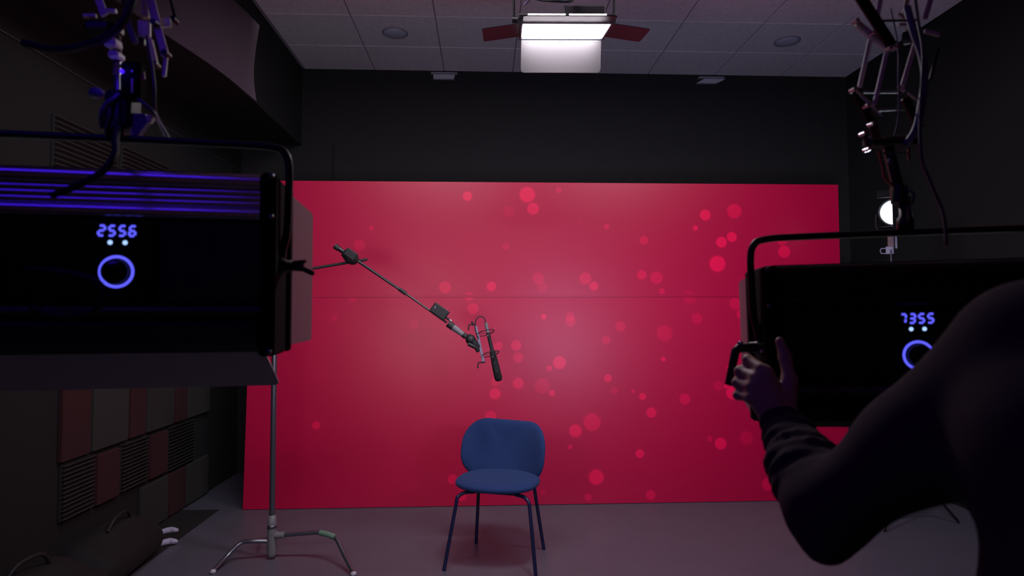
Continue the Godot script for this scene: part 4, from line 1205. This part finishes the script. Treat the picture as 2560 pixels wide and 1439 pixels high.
func floor_clutter() -> void:
	# soft black bags against the left wall
	for b in [[Vector3(-2.02, 0.006, -3.55), Vector3(0.30, 0.30, 0.62), 4.0, "bulky black bag on the mat in front of the slatted panels"], [Vector3(-1.94, 0.006, -2.75), Vector3(0.40, 0.36, 0.7), -6.0, "larger black bag on the mat at the lower left corner"]]:
		var s: Vector3 = b[1]
		var t := thing("equipment_bag", b[3], "bag", b[0], "black bags by the left wall")
		t.rotation_degrees.y = b[2]
		part(t, "bag_body", flesh_mesh([
			[Vector3(-s.x * 0.2, s.y * 0.42, -s.z * 0.36), Vector3(-s.x * 0.2, s.y * 0.45, s.z * 0.36), s.y * 0.40, s.y * 0.40],
			[Vector3(s.x * 0.16, s.y * 0.34, -s.z * 0.38), Vector3(s.x * 0.16, s.y * 0.34, s.z * 0.38), s.y * 0.33, s.y * 0.33],
			[Vector3(0, s.y * 0.62, -s.z * 0.2), Vector3(-0.02, s.y * 0.66, s.z * 0.15), s.y * 0.3, s.y * 0.26]], 0.025, 0.02), M.bag_black)
		part(t, "handle", tube(smooth_path([Vector3(0.02, s.y * 0.9, -0.12), Vector3(0.03, s.y * 1.08, -0.06), Vector3(0.03, s.y * 1.08, 0.06), Vector3(0.02, s.y * 0.9, 0.12)], 5), 0.009, 8), M.cable_black)
	for r in [[Vector3(-2.055, 0.02, -4.19), 25.0, "small pale lump on the black mat, the one nearer the backdrop"], [Vector3(-1.96, 0.02, -3.98), 32.0, "small pale lump on the black mat, the one nearer the camera"]]:
		var m := flesh_mesh([[Vector3(-0.045, 0, 0.01), Vector3(0.02, 0.006, -0.01), 0.017, 0.014], [Vector3(0.0, 0.004, 0.0), Vector3(0.055, 0.0, 0.012), 0.015, 0.012], [Vector3(0.03, 0.0, -0.02), Vector3(0.04, 0.008, 0.02), 0.011, 0.013]], 0.006, 0.006)  # small pale lumps of joined capsules
		solo("pale_lump", m, M.lump_pale, r[2], "pale_lump", at(r[0], Vector3(0, r[1], 0)), "pale lumps on the mat")

# ------------------------------------------------------------------ the technician
func shifted(bones: Array, o: Vector3) -> Array:
	var out := []
	for b in bones:
		out.append([b[0] - o, b[1] - o, b[2], b[3]])
	return out

# rumples of a sleeve pushed up the forearm
func ripple(p: Vector3, from: Vector3, to: Vector3) -> float:
	var length := from.distance_to(to)
	var fd := (to - from) / length
	var q := p - from
	var s := q.dot(fd)
	var out := q - fd * s
	if s < 0.02 or s > length + 0.02 or out.length() > 0.13:
		return 0.0
	var tilt := out.dot(Vector3(0.5, 0.8, 0.2)) * 0.25
	return 0.0065 * smoothstep(0.02, 0.09, s) * (0.6 * sin((s + tilt) * 215.0) + 0.4 * sin((s - tilt) * 128.0 + 1.0))

func technician() -> void:
	var t := thing("person", "person in a black long-sleeved top reaching to tilt the right panel light", "person", Vector3(0.76, 0, -0.66))
	var o := t.position
	var hipc := Vector3(0.712, 0.90, -0.655)
	var chest := Vector3(0.755, 1.24, -0.66)
	var neck := Vector3(0.79, 1.46, -0.65)
	var sl := Vector3(0.685, 1.383, -0.775)
	var sr := Vector3(0.850, 1.385, -0.535)
	var el := Vector3(0.534, 1.114, -0.955)
	var wl := Vector3(0.566, 1.214, -1.165)
	var al := Vector3(0.695, 1.345, -0.78)
	var er := Vector3(0.93, 1.10, -0.48)
	var wr := Vector3(0.88, 0.86, -0.50)
	var knl := Vector3(0.655, 0.48, -0.74)
	var anl := Vector3(0.67, 0.08, -0.75)
	var knr := Vector3(0.78, 0.48, -0.57)
	var anr := Vector3(0.80, 0.08, -0.54)
	var hipl := Vector3(0.655, 0.88, -0.73)
	var hipr := Vector3(0.77, 0.88, -0.59)
	var head := Vector3(0.835, 1.60, -0.64)
	# the body: trunk, limbs, then head and hands on finer grids, one mesh
	var body := [
		[hipc, chest, 0.125, 0.12], [hipl, hipr, 0.1, 0.1], [chest + Vector3(-0.03, 0.02, -0.04), chest + Vector3(0.03, 0.02, 0.04), 0.125, 0.125],
		[sl.lerp(sr, 0.12), sr.lerp(sl, 0.12), 0.06, 0.06], [chest + Vector3(0, 0.14, 0), neck, 0.08, 0.052], [neck, head + Vector3(0, -0.06, 0), 0.052, 0.05],
		[sl, al, 0.055, 0.055], [al, el, 0.052, 0.042], [el, wl, 0.042, 0.028], [sr, er, 0.052, 0.042], [er, wr, 0.042, 0.028],
		[hipl, knl, 0.088, 0.056], [knl, anl, 0.056, 0.04], [hipr, knr, 0.088, 0.056], [knr, anr, 0.056, 0.04],
		[anl, anl + Vector3(-0.14, -0.03, -0.06), 0.04, 0.03], [anr, anr + Vector3(-0.14, -0.03, -0.06), 0.04, 0.03]]
	var st := fresh()
	var n := flesh(st, 0, shifted(body, o), 0.016, 0.012)
	# head looks away from the camera, toward the lamp
	var f := Vector3(-0.3, -0.1, -0.95).normalized()
	var sd := f.cross(Vector3.UP).normalized()
	var upv := sd.cross(f)
	var hd := [
		[head + upv * 0.035 - f * 0.018, head + upv * 0.03 + f * 0.02, 0.08, 0.076], [head - upv * 0.02 + f * 0.03, head - upv * 0.075 + f * 0.052, 0.058, 0.034],
		[head + upv * 0.012 + f * 0.093, head - upv * 0.022 + f * 0.106, 0.007, 0.012], [head - upv * 0.052 - sd * 0.018 + f * 0.084, head - upv * 0.052 + sd * 0.018 + f * 0.084, 0.007, 0.007],
		[head + upv * 0.024 - sd * 0.045 + f * 0.082, head + upv * 0.024 + sd * 0.045 + f * 0.082, 0.008, 0.008],
		[head + sd * 0.08 + upv * 0.02, head + sd * 0.083 - upv * 0.025, 0.013, 0.009], [head - sd * 0.08 + upv * 0.02, head - sd * 0.083 - upv * 0.025, 0.013, 0.009],
		[head - upv * 0.06 - f * 0.02, neck, 0.05, 0.05]]
	n = flesh(st, n, shifted(hd, o), 0.006, 0.006)
	# left hand closed round the lever
	var i1 := Vector3(0.541, 1.314, -1.196)
	var m1 := Vector3(0.529, 1.296, -1.198)
	var r1 := Vector3(0.520, 1.277, -1.196)
	var p1 := Vector3(0.515, 1.257, -1.188)
	var hand := [
		[wl, i1 + Vector3(0.008, -0.01, 0.006), 0.026, 0.016], [wl, m1 + Vector3(0.008, -0.006, 0.006), 0.026, 0.016], [wl, r1 + Vector3(0.008, 0, 0.006), 0.025, 0.015], [wl + Vector3(-0.01, 0, 0), p1 + Vector3(0.008, 0, 0.004), 0.023, 0.014],
		[i1, Vector3(0.534, 1.327, -1.236), 0.0105, 0.0095], [Vector3(0.534, 1.327, -1.236), Vector3(0.552, 1.322, -1.264), 0.0095, 0.0088], [Vector3(0.552, 1.322, -1.264), Vector3(0.574, 1.312, -1.262), 0.0088, 0.0078],
		[m1, Vector3(0.519, 1.304, -1.240), 0.0108, 0.0098], [Vector3(0.519, 1.304, -1.240), Vector3(0.538, 1.300, -1.272), 0.0098, 0.009], [Vector3(0.538, 1.300, -1.272), Vector3(0.563, 1.292, -1.268), 0.009, 0.008],
		[r1, Vector3(0.511, 1.281, -1.236), 0.0102, 0.0092], [Vector3(0.511, 1.281, -1.236), Vector3(0.532, 1.278, -1.266), 0.0092, 0.0086], [Vector3(0.532, 1.278, -1.266), Vector3(0.555, 1.272, -1.262), 0.0086, 0.0076],
		[p1, Vector3(0.506, 1.258, -1.222), 0.009, 0.008], [Vector3(0.506, 1.258, -1.222), Vector3(0.524, 1.257, -1.248), 0.008, 0.0074], [Vector3(0.524, 1.257, -1.248), Vector3(0.543, 1.254, -1.246), 0.0074, 0.0066],
		[Vector3(0.578, 1.235, -1.17), Vector3(0.592, 1.290, -1.182), 0.02, 0.0145], [Vector3(0.592, 1.290, -1.182), Vector3(0.592, 1.334, -1.197), 0.0125, 0.011], [Vector3(0.592, 1.334, -1.197), Vector3(0.586, 1.366, -1.206), 0.011, 0.0085]]
	n = flesh(st, n, shifted(hand, o), 0.0032, 0.0035)
	# right hand hangs relaxed
	var rh := [[wr, wr + Vector3(0, -0.08, -0.02), 0.028, 0.03]]
	for k in 4:
		var q := wr + Vector3(-0.028 + 0.018 * k, -0.09, -0.02)
		rh.append([q, q + Vector3(0, -0.035, -0.006), 0.0095, 0.009])
		rh.append([q + Vector3(0, -0.035, -0.006), q + Vector3(0, -0.062 - 0.008 * (1 - absi(k - 1)), -0.024), 0.009, 0.0078])
	rh.append([wr + Vector3(-0.02, -0.02, -0.02), wr + Vector3(-0.045, -0.06, -0.045), 0.014, 0.011])
	rh.append([wr + Vector3(-0.045, -0.06, -0.045), wr + Vector3(-0.045, -0.09, -0.052), 0.011, 0.009])
	n = flesh(st, n, shifted(rh, o), 0.005, 0.004)
	part(t, "body", done(st), M.skin)
	# clothes
	var cuff := wl.lerp(el, 0.07)
	var top := [
		[hipc + Vector3(0, 0.02, 0), chest, 0.168, 0.15], [chest + Vector3(-0.035, 0.02, -0.05), chest + Vector3(0.035, 0.02, 0.05), 0.145, 0.145],
		[sl.lerp(sr, 0.1), sr.lerp(sl, 0.1), 0.078, 0.078], [chest + Vector3(0, 0.16, 0), neck + Vector3(0, -0.02, 0), 0.09, 0.064],
		[sl.lerp(al, 0.4), al.lerp(el, 0.5), 0.072, 0.07], [al.lerp(el, 0.5), el, 0.068, 0.052], [el, el + Vector3(-0.016, -0.046, 0.02), 0.046, 0.024], [el, el.lerp(wl, 0.4), 0.054, 0.053], [el.lerp(wl, 0.4), cuff, 0.055, 0.041],
		[sr, er, 0.07, 0.058], [er, wr.lerp(er, 0.08), 0.058, 0.042]]
	part(t, "jumper", flesh_mesh(shifted(top, o), 0.0085, 0.014, {"from": el - o, "to": wl - o}), M.jumper_black)
	part(t, "trousers", flesh_mesh(shifted([[hipl, hipr, 0.122, 0.122], [hipl + Vector3(0, 0.08, 0), hipr + Vector3(0, 0.08, 0), 0.115, 0.115], [hipl, knl, 0.105, 0.075], [knl, anl + Vector3(0, 0.03, 0), 0.075, 0.06], [hipr, knr, 0.105, 0.075], [knr, anr + Vector3(0, 0.03, 0), 0.075, 0.06]], o), 0.018, 0.014), M.trousers_black)
	for a in [anl, anr]:
		part(t, "shoe", flesh_mesh(shifted([[a + Vector3(0.03, -0.03, 0.01), a + Vector3(-0.11, -0.03, -0.045), 0.048, 0.046], [a + Vector3(-0.1, -0.035, -0.04), a + Vector3(-0.16, -0.038, -0.065), 0.046, 0.038]], o), 0.012, 0.008), M.shoe_black)
	part(t, "hair", flesh_mesh(shifted([[head + upv * 0.05 - f * 0.025, head + upv * 0.055 + f * 0.03, 0.09, 0.078], [head + upv * 0.02 - f * 0.05, head - upv * 0.04 - f * 0.055, 0.075, 0.05]], o), 0.01, 0.01), M.hair_dark)

func _ready() -> void:
	make_materials()
	make_camera_and_light()
	make_room()
	make_backdrop()
	make_panel_lights()
	ceiling_panel()
	tube_lamp()
	added_wash_light("added wide fill light, unseen, hung from the ceiling above the view, over the right panel light", Vector3(1.5, 3.55, -2.5), -6.0, RIGHT_ADDED_WASH_ENERGY)
	added_wash_light("added wide fill light, unseen, hung from the ceiling above the view, over the left panel light", Vector3(-0.45, 3.55, -2.5), 8.0, LEFT_ADDED_WASH_ENERGY)
	technician()
	make_chair()
	make_boom()
	acoustic_panels()
	fresnel()
	left_hanger()
	right_hanger()
	cloth_panel()
	floor_clutter()
